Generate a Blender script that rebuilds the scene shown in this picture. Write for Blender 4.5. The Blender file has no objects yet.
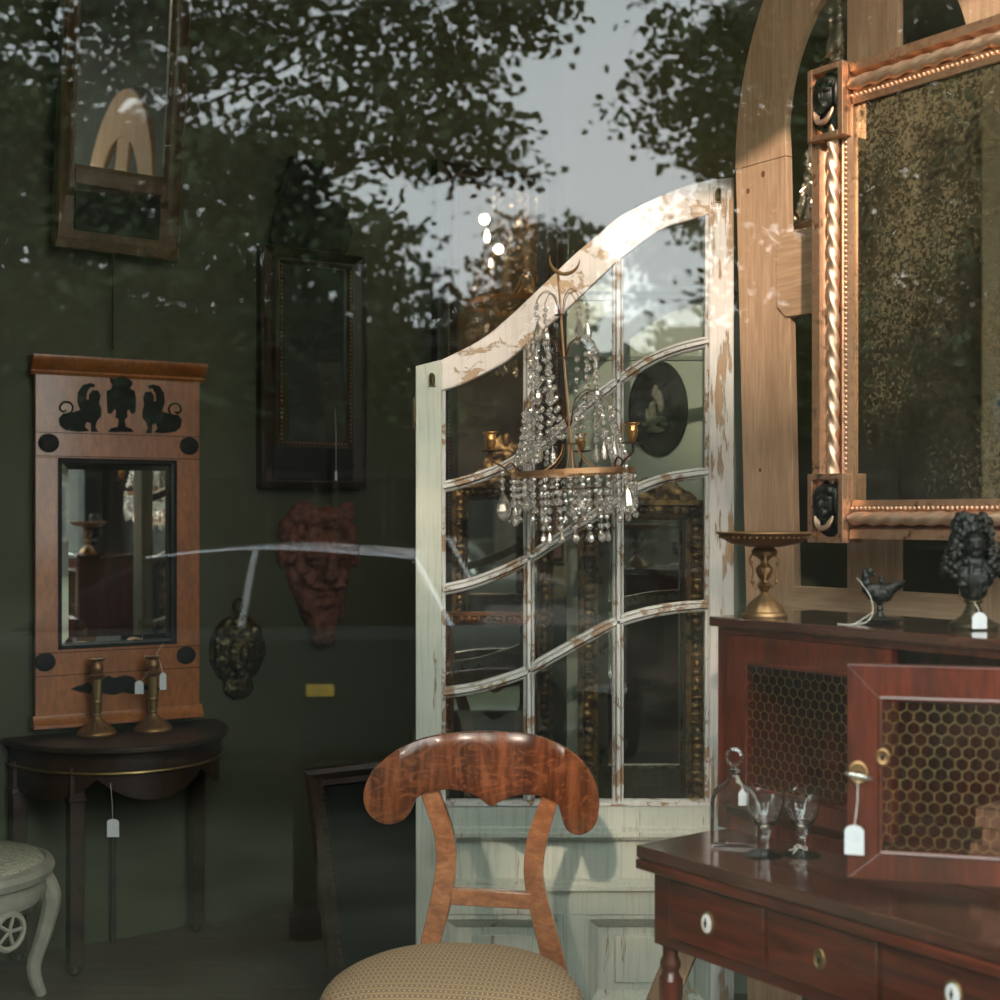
import bpy, math, random
from mathutils import Vector, noise as mn
random.seed(7)
R=math.radians; PI=math.pi
sc=bpy.context.scene; COL=sc.collection
EYE=1.32; F=1370.0; HOR=515.0
# ---------------------------------------------------------------- mesh helpers
class MB:
    def __init__(s): s.v=[]; s.f=[]
    def add(s,vs,fs):
        b=len(s.v); s.v+= [tuple(v) for v in vs]; s.f+=[tuple(i+b for i in f) for f in fs]; return s
    def box(s,x0,x1,y0,y1,z0,z1):
        vs=[(x,y,z) for x in (x0,x1) for y in (y0,y1) for z in (z0,z1)]
        return s.add(vs,[(0,1,3,2),(4,6,7,5),(0,4,5,1),(2,3,7,6),(0,2,6,4),(1,5,7,3)])
    def prism(s,pts,y0,y1):
        n=len(pts); vs=[(p[0],y0,p[1]) for p in pts]+[(p[0],y1,p[1]) for p in pts]
        return s.add(vs,[tuple(range(n)),tuple(range(2*n-1,n-1,-1))]+[(i,i+n,(i+1)%n+n,(i+1)%n) for i in range(n)])
    def slab(s,pts,z0,z1):
        n=len(pts); vs=[(p[0],p[1],z0) for p in pts]+[(p[0],p[1],z1) for p in pts]
        return s.add(vs,[tuple(range(n)),tuple(range(2*n-1,n-1,-1))]+[(i,i+n,(i+1)%n+n,(i+1)%n) for i in range(n)])
    def lathe(s,prof,c=(0,0,0),n=24,sx=1,sy=1,flute=None,rot=0):
        vs=[];fs=[];m=len(prof)
        for j,(r,z) in enumerate(prof):
            for i in range(n):
                a=2*PI*i/n+rot; k=1+(flute(j,a) if flute else 0)
                vs.append((c[0]+r*k*math.cos(a)*sx,c[1]+r*k*math.sin(a)*sy,c[2]+z))
        for j in range(m-1):
            for i in range(n):
                k=(i+1)%n; fs.append((j*n+i,j*n+k,(j+1)*n+k,(j+1)*n+i))
        fs.append(tuple(range(n-1,-1,-1))); fs.append(tuple((m-1)*n+i for i in range(n)))
        return s.add(vs,fs)
    def tube(s,path,r,n=8,closed=False):
        P=[Vector(p) for p in path]; m=len(P); rs=r if isinstance(r,(list,tuple)) else [r]*m
        t0=(P[1]-P[0]).normalized(); u=t0.orthogonal().normalized(); vs=[];fs=[]
        for j in range(m):
            if closed: t=(P[(j+1)%m]-P[j-1])
            else: t=(P[min(j+1,m-1)]-P[max(j-1,0)])
            t=t.normalized() if t.length>1e-9 else t0
            u=(u-t*u.dot(t)); u=u.normalized() if u.length>1e-6 else t.orthogonal().normalized()
            w=t.cross(u)
            for i in range(n):
                a=2*PI*i/n; vs.append(P[j]+(u*math.cos(a)+w*math.sin(a))*rs[j])
        for j in range(m if closed else m-1):
            q=(j+1)%m
            for i in range(n):
                k=(i+1)%n; fs.append((j*n+i,j*n+k,q*n+k,q*n+i))
        if not closed: fs.append(tuple(range(n-1,-1,-1))); fs.append(tuple((m-1)*n+i for i in range(n)))
        return s.add(vs,fs)
    def ball(s,c,r,nu=8,nv=6):
        if not isinstance(r,(list,tuple)): r=(r,r,r)
        vs=[(c[0],c[1],c[2]-r[2])];fs=[]
        for j in range(1,nv):
            b=-PI/2+PI*j/nv
            for i in range(nu):
                a=2*PI*i/nu; vs.append((c[0]+r[0]*math.cos(b)*math.cos(a),c[1]+r[1]*math.cos(b)*math.sin(a),c[2]+r[2]*math.sin(b)))
        vs.append((c[0],c[1],c[2]+r[2])); top=len(vs)-1
        for i in range(nu):
            k=(i+1)%nu; fs.append((0,1+k,1+i))
            for j in range(nv-2): a=1+j*nu; fs.append((a+i,a+k,a+nu+k,a+nu+i))
            a=1+(nv-2)*nu; fs.append((a+i,a+k,top))
        return s.add(vs,fs)
    def sweep(s,path,prof):
        # path in local XZ, prof = closed list of (offset along in-plane normal, y)
        m=len(path);n=len(prof);vs=[];fs=[]
        for j in range(m):
            a=path[max(j-1,0)];b=path[min(j+1,m-1)]; tx,tz=b[0]-a[0],b[1]-a[1]; l=math.hypot(tx,tz) or 1
            nx,nz=-tz/l,tx/l
            for o,y in prof: vs.append((path[j][0]+nx*o,y,path[j][1]+nz*o))
        for j in range(m-1):
            for i in range(n):
                k=(i+1)%n; fs.append((j*n+i,j*n+k,(j+1)*n+k,(j+1)*n+i))
        fs.append(tuple(range(n-1,-1,-1))); fs.append(tuple((m-1)*n+i for i in range(n)))
        return s.add(vs,fs)
    def mapv(s,fn,start=0):
        s.v=s.v[:start]+[tuple(fn(*v)) for v in s.v[start:]]; return s
    def build(s,name,m,parent=None,smooth=35,bevel=0):
        me=bpy.data.meshes.new(name); me.from_pydata(s.v,[],s.f); me.validate(); me.update()
        import bmesh
        bm=bmesh.new(); bm.from_mesh(me); bmesh.ops.recalc_face_normals(bm,faces=bm.faces[:]); bm.to_mesh(me); bm.free()
        o=bpy.data.objects.new(name,me); COL.objects.link(o); me.materials.append(m)
        if smooth:
            for p in me.polygons: p.use_smooth=True
            me.set_sharp_from_angle(angle=R(smooth))
        if parent is not None: o.parent=parent
        if bevel:
            b=o.modifiers.new('bevel','BEVEL'); b.width=bevel; b.segments=2; b.limit_method='ANGLE'; b.angle_limit=R(40)
        return o
def blob(balls,voxel,name,m,parent,amp=0,freq=30,seed=0,wave=None):
    mb=MB()
    for c,r in balls: mb.ball(c,r,16,12)
    o=mb.build('tmp_blob',m,None,0)
    md=o.modifiers.new('r','REMESH'); md.mode='VOXEL'; md.voxel_size=voxel
    dg=bpy.context.evaluated_depsgraph_get(); ev=o.evaluated_get(dg)
    me=bpy.data.meshes.new_from_object(ev); me.name=name
    bpy.data.objects.remove(o)
    if amp:
        me.update()
        ns=[v.normal.copy() for v in me.vertices]
        for v,nn in zip(me.vertices,ns):
            p=v.co*freq+Vector((seed,seed*2.3,0)); d=mn.noise(p)+.5*mn.noise(p*2.1)
            v.co+=nn*d*amp
    for p in me.polygons: p.use_smooth=True
    me.materials.clear(); me.materials.append(m)
    q=bpy.data.objects.new(name,me); COL.objects.link(q); q.parent=parent
    return q
def thing(name,label,cat,loc=(0,0,0),rz=0,group=None,rot=None):
    o=bpy.data.objects.new(name,None); COL.objects.link(o); o.empty_display_size=.05
    o.location=loc; o.rotation_euler=rot if rot else (0,0,rz); o['label']=label; o['category']=cat
    if group: o['group']=group
    return o
def tag(o,label,cat,group=None):
    o['label']=label;o['category']=cat
    if group:o['group']=group
    return o
def struct(o,kind='structure'): o['kind']=kind; return o
def copy_thing(r,loc,rz,label,group=None):
    c=r.copy(); COL.objects.link(c); c.location=loc; c.rotation_euler=(0,0,rz); c['label']=label
    for ch in r.children:
        d=ch.copy(); COL.objects.link(d); d.parent=c
        for g in ch.children:
            e=g.copy(); COL.objects.link(e); e.parent=d
    return c
class Pl:
    """a vertical plane: origin (x,y), heading a (local x axis), base height z0"""
    def __init__(s,x,y,a,z0=0): s.x,s.y,s.a,s.z0=x,y,a,z0; s.c,s.s=math.cos(a),math.sin(a)
    def L(s,px,py,yo=0):
        k=(px-500)/F; ox=s.x-s.s*yo; oy=s.y+s.c*yo
        t=(k*oy-ox)/(s.c-k*s.s); Y=oy+t*s.s
        return (t,EYE+(HOR-py)/F*Y-s.z0)
    def pts(s,ps,yo=0): return [s.L(a,b,yo) for a,b in ps]
    def loc(s): return (s.x,s.y,s.z0)
def onz(px,py,z):   # world point of a pixel on the level z
    Y=(EYE-z)*F/(py-HOR); return ((px-500)/F*Y,Y,z)
def smooth_curve(ps,n=8):
    out=[]
    m=len(ps)
    for i in range(m-1):
        p0,p1,p2,p3=ps[max(i-1,0)],ps[i],ps[i+1],ps[min(i+2,m-1)]
        for k in range(n):
            t=k/n; out.append(tuple(.5*((2*p1[q])+(-p0[q]+p2[q])*t+(2*p0[q]-5*p1[q]+4*p2[q]-p3[q])*t*t+(-p0[q]+3*p1[q]-3*p2[q]+p3[q])*t**3) for q in range(len(p1))))
    out.append(tuple(ps[-1])); return out
def closed_curve(ps,n=6):
    m=len(ps);out=[]
    for i in range(m):
        p0,p1,p2,p3=ps[i-1],ps[i],ps[(i+1)%m],ps[(i+2)%m]
        for k in range(n):
            t=k/n; out.append(tuple(.5*((2*p1[q])+(-p0[q]+p2[q])*t+(2*p0[q]-5*p1[q]+4*p2[q]-p3[q])*t*t+(-p0[q]+3*p1[q]-3*p2[q]+p3[q])*t**3) for q in range(2)))
    return out
def ipol(ps,x):
    for (a,b),(c,d) in zip(ps,ps[1:]):
        if a<=x<=c: return b+(d-b)*(x-a)/(c-a) if c>a else b
    return ps[0][1] if x<ps[0][0] else ps[-1][1]
# ---------------------------------------------------------------- materials
def newmat(name):
    m=bpy.data.materials.new(name); m.use_nodes=True; nt=m.node_tree
    return m,nt,nt.nodes['Principled BSDF']
def N(nt,t,**kw):
    n=nt.nodes.new(t)
    for k,v in kw.items():
        if k in n.inputs: n.inputs[k].default_value=v
        else: setattr(n,k,v)
    return n
def coords(nt,scale=(1,1,1),rot=(0,0,0)):
    tc=N(nt,'ShaderNodeTexCoord'); mp=N(nt,'ShaderNodeMapping'); mp.inputs['Scale'].default_value=scale; mp.inputs['Rotation'].default_value=rot
    nt.links.new(tc.outputs['Object'],mp.inputs['Vector']); return mp.outputs['Vector']
def nz(nt,vec,scale,detail=4,rough=.55,dist=0):
    n=N(nt,'ShaderNodeTexNoise'); n.inputs['Scale'].default_value=scale; n.inputs['Detail'].default_value=detail; n.inputs['Roughness'].default_value=rough; n.inputs['Distortion'].default_value=dist
    nt.links.new(vec,n.inputs['Vector']); return n.outputs['Fac']
def ramp(nt,fac,stops):
    r=N(nt,'ShaderNodeValToRGB'); e=r.color_ramp.elements
    while len(e)<len(stops): e.new(.5)
    for el,(p,c) in zip(e,stops):
        el.position=p; el.color=(c,c,c,1) if not isinstance(c,(tuple,list)) else (*c[:3],1)
    nt.links.new(fac,r.inputs['Fac']); return r.outputs['Color']
def mix(nt,fac,a,b):
    m=N(nt,'ShaderNodeMix',data_type='RGBA')
    if isinstance(fac,float): m.inputs[0].default_value=fac
    else: nt.links.new(fac,m.inputs[0])
    for i,x in ((6,a),(7,b)):
        if isinstance(x,(tuple,list)): m.inputs[i].default_value=(*x[:3],1)
        else: nt.links.new(x,m.inputs[i])
    return m.outputs[2]
def bump(nt,b,h,strength=.3,dist=.002):
    n=N(nt,'ShaderNodeBump'); n.inputs['Strength'].default_value=strength; n.inputs['Distance'].default_value=dist
    nt.links.new(h,n.inputs['Height']); nt.links.new(n.outputs['Normal'],b.inputs['Normal'])
def plain(name,c,rough=.5,metal=0,var=.25,scale=20,bmp=0,spec=.5,coat=0):
    m,nt,b=newmat(name); v=coords(nt); f=nz(nt,v,scale,5)
    col=ramp(nt,f,[(.3,tuple(x*(1-var) for x in c)),(.7,tuple(min(1,x*(1+var)) for x in c))])
    nt.links.new(col,b.inputs['Base Color']); b.inputs['Roughness'].default_value=rough; b.inputs['Metallic'].default_value=metal
    b.inputs['Specular IOR Level'].default_value=spec; b.inputs['Coat Weight'].default_value=coat; b.inputs['Coat Roughness'].default_value=.1
    if bmp: bump(nt,b,f,bmp)
    return m
def wood(name,c1,c2,stretch=(1,12,12),scale=3,rough=.35,coat=0,dist=1.5,rot=(0,0,0),knots=False,spec=.5):
    m,nt,b=newmat(name); v=coords(nt,stretch,rot); f=nz(nt,v,scale,6,.6,dist); g=nz(nt,v,scale*6,3,.6,.3)
    col=ramp(nt,f,[(.3,c1),(.5,tuple((a+d)/2 for a,d in zip(c1,c2))),(.68,c2)])
    col=mix(nt,ramp(nt,g,[(.35,.45),(.6,0)]),col,tuple(x*.6 for x in c1))
    if name.startswith('figured'): col=mix(nt,ramp(nt,nz(nt,coords(nt,(9,2,1.5)),1.6,3,.5,1.5),[(.36,.75),(.6,0)]),col,tuple(x*.35 for x in c1)); col=mix(nt,ramp(nt,nz(nt,coords(nt,(5,2,9)),3,4,.5,3),[(.5,0),(.7,.5)]),col,c2)
    if knots:
        vo=N(nt,'ShaderNodeTexVoronoi'); vo.inputs['Scale'].default_value=4.2
        nt.links.new(coords(nt,(1,1,.55)),vo.inputs['Vector'])
        col=mix(nt,ramp(nt,vo.outputs['Distance'],[(.045,1),(.075,0)]),col,(.16,.06,.03))
    nt.links.new(col,b.inputs['Base Color']); b.inputs['Roughness'].default_value=rough
    b.inputs['Coat Weight'].default_value=coat; b.inputs['Coat Roughness'].default_value=.12; b.inputs['Specular IOR Level'].default_value=spec
    bump(nt,b,g,.12,.001); return m
def peel(name,paint,paint2,woodc,amount=.5,stretch=(14,14,1.6),patch=7,crack=None):
    m,nt,b=newmat(name); v=coords(nt,stretch); f=nz(nt,v,2.4,10,.72,.3); big=nz(nt,coords(nt,(1,1,.6)),patch,3)
    k=N(nt,'ShaderNodeMath',operation='ADD'); nt.links.new(f,k.inputs[0])
    sc2=N(nt,'ShaderNodeMath',operation='MULTIPLY'); nt.links.new(big,sc2.inputs[0]); sc2.inputs[1].default_value=.55; nt.links.new(sc2.outputs[0],k.inputs[1])
    mask=ramp(nt,k.outputs[0],[(amount+.27,0),(amount+.3,1)])
    p=mix(nt,ramp(nt,nz(nt,coords(nt),5,3),[(.4,0),(.65,1)]),paint,paint2)
    p=mix(nt,ramp(nt,nz(nt,coords(nt,(60,60,3)),2,4),[(.5,0),(.75,.5)]),p,tuple(x*.55 for x in paint))
    if crack is not None:
        tc=N(nt,'ShaderNodeTexCoord'); mp=N(nt,'ShaderNodeMapping',vector_type='TEXTURE'); mp.inputs['Rotation'].default_value=(0,-R(crack),0); mp.inputs['Scale'].default_value=(1/5,1/70,1/70)
        nt.links.new(tc.outputs['Object'],mp.inputs['Vector']); cr=nz(nt,mp.outputs['Vector'],1.6,5,.65,.6)
        p=mix(nt,ramp(nt,cr,[(.30,.75),(.40,0),(.60,0),(.68,.45)]),p,tuple(x*.45 for x in paint))
    w=mix(nt,nz(nt,coords(nt,(40,40,2)),3,5),woodc,tuple(x*.5 for x in woodc))
    nt.links.new(mix(nt,mask,p,w),b.inputs['Base Color']); b.inputs['Roughness'].default_value=.6; b.inputs['Specular IOR Level'].default_value=.3
    inv=N(nt,'ShaderNodeMath',operation='SUBTRACT'); inv.inputs[0].default_value=1; nt.links.new(mask,inv.inputs[1])
    bump(nt,b,inv.outputs[0],.8,.0012); return m
def gilt(name,c=(.78,.47,.30),rough=.33,dark=(.15,.07,.03),wear=.45,scale=35,metal=.9):
    m,nt,b=newmat(name); f=nz(nt,coords(nt),scale,6,.65)
    col=ramp(nt,f,[(wear-.15,dark),(wear,tuple(x*.8 for x in c)),(.75,c)])
    nt.links.new(col,b.inputs['Base Color']); b.inputs['Metallic'].default_value=metal
    nt.links.new(ramp(nt,f,[(.3,rough+.25),(.7,rough)]),b.inputs['Roughness']); bump(nt,b,f,.15,.001); return m
def thinglass(name,refl=.1,tint=(.95,.97,.95),glossc=(1,1,1),dust=0):
    m=bpy.data.materials.new(name); m.use_nodes=True; nt=m.node_tree; nt.nodes.clear()
    out=N(nt,'ShaderNodeOutputMaterial'); mx=N(nt,'ShaderNodeMixShader'); t=N(nt,'ShaderNodeBsdfTransparent'); g=N(nt,'ShaderNodeBsdfGlossy')
    t.inputs[0].default_value=(*tint,1); g.inputs['Color'].default_value=(*glossc,1); g.inputs['Roughness'].default_value=0
    fr=N(nt,'ShaderNodeLayerWeight'); fr.inputs['Blend'].default_value=.35
    mr=N(nt,'ShaderNodeMapRange'); mr.inputs['To Min'].default_value=refl; mr.inputs['To Max'].default_value=.9
    nt.links.new(fr.outputs['Fresnel'],mr.inputs['Value']); mr.inputs['From Min'].default_value=.12
    nt.links.new(mr.outputs[0],mx.inputs[0]); nt.links.new(t.outputs[0],mx.inputs[1]); nt.links.new(g.outputs[0],mx.inputs[2])
    last=mx
    if dust:
        d=N(nt,'ShaderNodeBsdfDiffuse'); d.inputs[0].default_value=(.6,.58,.5,1); m2=N(nt,'ShaderNodeMixShader')
        r=ramp(nt,nz(nt,coords(nt),9,6),[(.35,0),(.8,dust)]); nt.links.new(r,m2.inputs[0]); nt.links.new(mx.outputs[0],m2.inputs[1]); nt.links.new(d.outputs[0],m2.inputs[2]); last=m2
    nt.links.new(last.outputs[0],out.inputs[0]); return m
def mirror_mat(name,c=(.8,.82,.78),rough=.01,foxing=0,foxc=(.1,.08,.045)):
    m,nt,b=newmat(name); b.inputs['Metallic'].default_value=1; b.inputs['Roughness'].default_value=rough; b.inputs['Base Color'].default_value=(*c,1)
    if foxing:
        f=nz(nt,coords(nt),130,10,.8); g=nz(nt,coords(nt,(2.2,1,1)),2.2,3); h=N(nt,'ShaderNodeMath',operation='MULTIPLY'); nt.links.new(f,h.inputs[0]); nt.links.new(g,h.inputs[1])
        sep=N(nt,'ShaderNodeSeparateXYZ'); nt.links.new(coords(nt),sep.inputs[0])
        gz=N(nt,'ShaderNodeMapRange'); gz.inputs['From Min'].default_value=.1; gz.inputs['From Max'].default_value=.85; gz.inputs['To Min'].default_value=-.07; gz.inputs['To Max'].default_value=.06
        nt.links.new(sep.outputs['Z'],gz.inputs['Value']); ad=N(nt,'ShaderNodeMath',operation='ADD'); nt.links.new(h.outputs[0],ad.inputs[0]); nt.links.new(gz.outputs[0],ad.inputs[1])
        k=ramp(nt,ad.outputs[0],[(.19,.08),(.33,foxing)])
        sp=mix(nt,ramp(nt,nz(nt,coords(nt),140,4),[(.42,0),(.55,1)]),foxc,tuple(min(1,x*3.2) for x in foxc))
        d=N(nt,'ShaderNodeBsdfDiffuse'); nt.links.new(sp,d.inputs[0]); ms=N(nt,'ShaderNodeMixShader'); out=nt.nodes['Material Output']
        nt.links.new(k,ms.inputs[0]); nt.links.new(b.outputs[0],ms.inputs[1]); nt.links.new(d.outputs[0],ms.inputs[2]); nt.links.new(ms.outputs[0],out.inputs[0])
    return m
def glassmat(name,c=(1,1,1),rough=0):
    m,nt,b=newmat(name); b.inputs['Base Color'].default_value=(*c,1); b.inputs['Transmission Weight'].default_value=1; b.inputs['Roughness'].default_value=rough; b.inputs['IOR'].default_value=1.5; return m
def emis(name,c,s):
    m,nt,b=newmat(name); b.inputs['Emission Color'].default_value=(*c,1); b.inputs['Emission Strength'].default_value=s; return m
def crystal_mat():
    m=bpy.data.materials.new('crystal'); m.use_nodes=True; nt=m.node_tree; nt.nodes.clear()
    out=N(nt,'ShaderNodeOutputMaterial'); a=N(nt,'ShaderNodeBsdfGlass'); a.inputs['IOR'].default_value=1.55; a.inputs['Roughness'].default_value=.0
    g=N(nt,'ShaderNodeBsdfGlossy'); g.inputs['Roughness'].default_value=.2; g.inputs['Color'].default_value=(1,.97,.92,1)
    t=N(nt,'ShaderNodeBsdfTransparent'); m1=N(nt,'ShaderNodeMixShader'); m1.inputs[0].default_value=.42; m2=N(nt,'ShaderNodeMixShader'); m2.inputs[0].default_value=.3
    nt.links.new(a.outputs[0],m1.inputs[1]); nt.links.new(g.outputs[0],m1.inputs[2]); nt.links.new(m1.outputs[0],m2.inputs[1]); nt.links.new(t.outputs[0],m2.inputs[2]); nt.links.new(m2.outputs[0],out.inputs[0]); return m
MT={}
MT['wall']=plain('green_wall',(.042,.048,.024),.8,0,.12,3,.05)
MT['dark']=plain('dark_interior',(.04,.045,.04),.8,0,.2,3)
MT['ceil']=plain('ceiling_paint',(.12,.13,.12),.9,0,.1,3)
MT['floor']=wood('floor_boards',(.05,.04,.03),(.10,.08,.06),(1,10,1),3,.5)
MT['white']=peel('white_peeling_paint',(.66,.62,.59),(.50,.54,.52),(.46,.32,.20),.565)
MT['blue']=peel('blue_grey_peeling_paint',(.37,.42,.37),(.46,.48,.41),(.36,.28,.19),.635)
MT['rail']=peel('flaking_white_paint',(.62,.58,.55),(.54,.52,.49),(.50,.36,.23),.56,(5,5,8),9,38)
MT['muntin']=peel('worn_glazing_bar_paint',(.55,.56,.54),(.50,.50,.48),(.38,.26,.16),.545,(9,9,9),14)
MT['pane']=thinglass('old_window_pane',.07,(.93,.96,.93),dust=.04)
MT['shop']=thinglass('shop_window_glass',.052,(.95,.95,.92))
MT['mahog']=wood('mahogany',(.032,.005,.003),(.125,.021,.008),(1,9,9),2.5,.28,.5)
MT['mahogv']=wood('mahogany_upright',(.036,.006,.003),(.14,.022,.008),(9,9,1),2.5,.28,.5)
MT['mahogtop']=wood('polished_mahogany_top',(.035,.010,.007),(.09,.028,.016),(1.5,9,9),2,.14,1)
MT['walnut']=wood('figured_walnut_veneer',(.07,.018,.008),(.30,.095,.035),(6,3,1.0),2.0,.27,.45,2.6)
MT['cherry']=wood('chair_upright_wood',(.20,.07,.028),(.42,.17,.075),(3,3,5),4,.3,.6,1)
MT['pine']=wood('pale_pine',(.45,.28,.17),(.60,.41,.27),(16,16,1),1.6,.55,0,1.2,knots=True)
MT['pineh']=wood('pale_pine_level',(.45,.28,.17),(.58,.40,.26),(1,16,16),1.6,.55,0,1.2,knots=True)
MT['steel']=plain('grey_steel',(.5,.5,.46),.35,.9,.1,60)
MT['gold']=gilt('gilded_frame')
MT['goldpol']=gilt('burnished_gilding',(.92,.64,.46),.34,(.38,.19,.11),.3)
MT['golddk']=gilt('dark_old_gilding',(.30,.19,.08),.45,(.035,.025,.015),.55,25)
MT['brass']=gilt('aged_brass',(.30,.175,.08),.36,(.06,.035,.016),.35,40)
MT['brassd']=gilt('dull_dark_brass',(.30,.21,.09),.35,(.06,.045,.02),.4,40)
MT['bronze']=gilt('dark_bronze',(.10,.08,.04),.35,(.02,.018,.012),.5,40)
MT['black']=plain('black_patinated_metal',(.009,.010,.008),.38,0,.3,40,.1,spec=.32)
MT['ebony']=plain('ebonised_black',(.006,.007,.006),.6,0,.2,30,spec=.15)
MT['birch']=wood('honey_veneer',(.20,.060,.013),(.32,.105,.022),(6,6,2),2.5,.38,.3,1)
MT['darkwood']=wood('dark_stained_wood',(.012,.007,.005),(.036,.018,.011),(4,4,4),3,.45,.08,spec=.3)
MT['terra']=plain('rusty_terracotta',(.105,.036,.022),.75,0,.5,45,.4)
MT['mirror']=mirror_mat('mirror_glass')
MT['mirrord']=mirror_mat('dim_mirror_glass',(.30,.31,.28),.02)
MT['mirrorold']=mirror_mat('foxed_mirror_glass',(.45,.41,.33),.02,.9,(.045,.037,.022))
MT['mirrorwarm']=mirror_mat('warm_speckled_mirror_glass',(.85,.74,.62),.015,.35,(.10,.06,.03))
MT['crystal']=crystal_mat()
MT['glass']=glassmat('clear_blown_glass')
MT['paper']=plain('paper_tag',(.52,.54,.56),.8,0,.05,60)
MT['string']=plain('white_string',(.6,.58,.52),.9)
MT['sage']=plain('sage_green_paint',(.20,.24,.19),.6,0,.10,3)
MT['enamel']=plain('white_enamel',(.7,.7,.7),.2,0,.03,50)
MT['ivory']=plain('white_painted_wood',(.26,.25,.20),.55,0,.25,12)
MT['gilthex']=gilt('brass_wire',(.62,.44,.19),.35,(.2,.14,.06),.3,60)
MT['book']=plain('brown_leather',(.22,.09,.05),.6,0,.4,15)
MT['beige']=plain('beige_door_paint',(.45,.40,.29),.7,0,.1,3)
MT['knot']=plain('pine_knot',(.16,.07,.035),.6,0,.3,200)
MT['matt']=plain('matt_black',(.010,.012,.010),.9,0,.2,30,spec=.1)
MT['rope']=plain('dark_rope',(.02,.018,.014),.9)
def fabric():
    m,nt,b=newmat('ribbed_tan_upholstery'); tc=N(nt,'ShaderNodeTexCoord'); sp=N(nt,'ShaderNodeSeparateXYZ'); nt.links.new(tc.outputs['Object'],sp.inputs[0])
    def tri(src,pitch,name):
        a=N(nt,'ShaderNodeMath',operation='PINGPONG'); nt.links.new(src,a.inputs[0]); a.inputs[1].default_value=pitch/2
        d=N(nt,'ShaderNodeMath',operation='DIVIDE'); nt.links.new(a.outputs[0],d.inputs[0]); d.inputs[1].default_value=pitch/2; return d.outputs[0]
    sy=tri(sp.outputs['Y'],.021,'y'); sx=tri(sp.outputs['X'],.0095,'x')
    line=ramp(nt,sy,[(.45,0),(.75,1)]); dot=ramp(nt,sx,[(.72,0),(.8,1)]); thin=ramp(nt,sy,[(.12,1),(.26,0)])
    k=N(nt,'ShaderNodeMath',operation='MULTIPLY'); nt.links.new(dot,k.inputs[0]); nt.links.new(thin,k.inputs[1])
    c=mix(nt,line,(.22,.13,.065),(.36,.245,.13)); c=mix(nt,k.outputs[0],c,(.66,.60,.48))
    nt.links.new(c,b.inputs['Base Color']); b.inputs['Roughness'].default_value=.85; bump(nt,b,sy,.5,.001); return m
MT['fabric']=fabric()
def brick():
    m,nt,b=newmat('dark_brick'); t=N(nt,'ShaderNodeTexBrick'); nt.links.new(coords(nt,(1,1,1),(R(90),0,0)),t.inputs['Vector'])
    t.inputs['Color1'].default_value=(.022,.018,.012,1); t.inputs['Color2'].default_value=(.016,.014,.010,1); t.inputs['Mortar'].default_value=(.02,.02,.016,1); t.inputs['Scale'].default_value=4
    nt.links.new(t.outputs[0],b.inputs['Base Color']); b.inputs['Roughness'].default_value=.9; return m
MT['brick']=brick()
MT['leaf']=plain('tree_leaf',(.045,.075,.025),.6,0,.5,2)
MT['bark']=plain('bark',(.05,.04,.03),.9,0,.4,10,.3)
MT['street']=plain('street_paving',(.05,.052,.035),.95,0,.5,2,spec=.1)
MT['carp']=plain('dark_green_car_paint',(.008,.012,.008),.7,0,.02,3)
MT['chrome']=plain('bright_roof_trim',(.75,.76,.78),.25,.7,.02,3)
MT['carg']=plain('dark_car_glass',(.006,.008,.007),.3,0,.1,3,spec=.2)
MT['tyre']=plain('tyre_rubber',(.01,.01,.01),.9)
MT['plate']=plain('yellow_number_plate',(.75,.5,.08),.5)
MT['trimw']=plain('pale_window_trim',(.05,.05,.04),.8)
MT['slate']=plain('roof_slate',(.03,.03,.03),.9,spec=.1)
# ---------------------------------------------------------------- room shell
XL,XR=-1.95,2.3; HC=3.45
def wy(x): return 5.1+.7*x
WTOP=3.19
struct(MB().slab([(XL-.2,.85),(XR+.2,.85),(XR+.2,wy(XR)+.3),(XL-.2,wy(XL)+.3)],-.1,0).build('floor',MT['floor'],None,0))
struct(MB().slab([(XL-.2,.85),(XR+.2,.85),(XR+.2,wy(XR)+.3),(XL-.2,wy(XL)+.3)],HC,HC+.1).build('ceiling',MT['ceil'],None,0))
struct(MB().slab([(XL-.2,wy(XL-.2)),(XR+.2,wy(XR+.2)),(XR+.2,wy(XR+.2)+.15),(XL-.2,wy(XL-.2)+.15)],0,HC).build('wall_back',MT['wall'],None,0))
struct(MB().box(XL-.12,XL,.85,wy(XL),0,HC).build('wall_left',MT['dark'],None,0))
struct(MB().box(XR,XR+.12,.85,wy(XR),0,HC).build('wall_right',MT['dark'],None,0))
WX0,WX1,WZ0=-.62,2.0,.40
f=MB(); f.box(XL,WX0,.85,1.0,0,HC); f.box(WX1,XR,.85,1.0,0,HC); f.box(WX0,WX1,.85,1.0,0,WZ0); f.box(WX0,WX1,.85,1.0,WTOP,HC)
struct(f.build('wall_front',MT['dark'],None,0))
w=MB(); w.add([(WX0,.95,WZ0),(WX1,.95,WZ0),(WX1,.95,WTOP),(WX0,.95,WTOP)],[(0,1,2,3)])
struct(w.build('window_1',MT['shop'],None,0))
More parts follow.
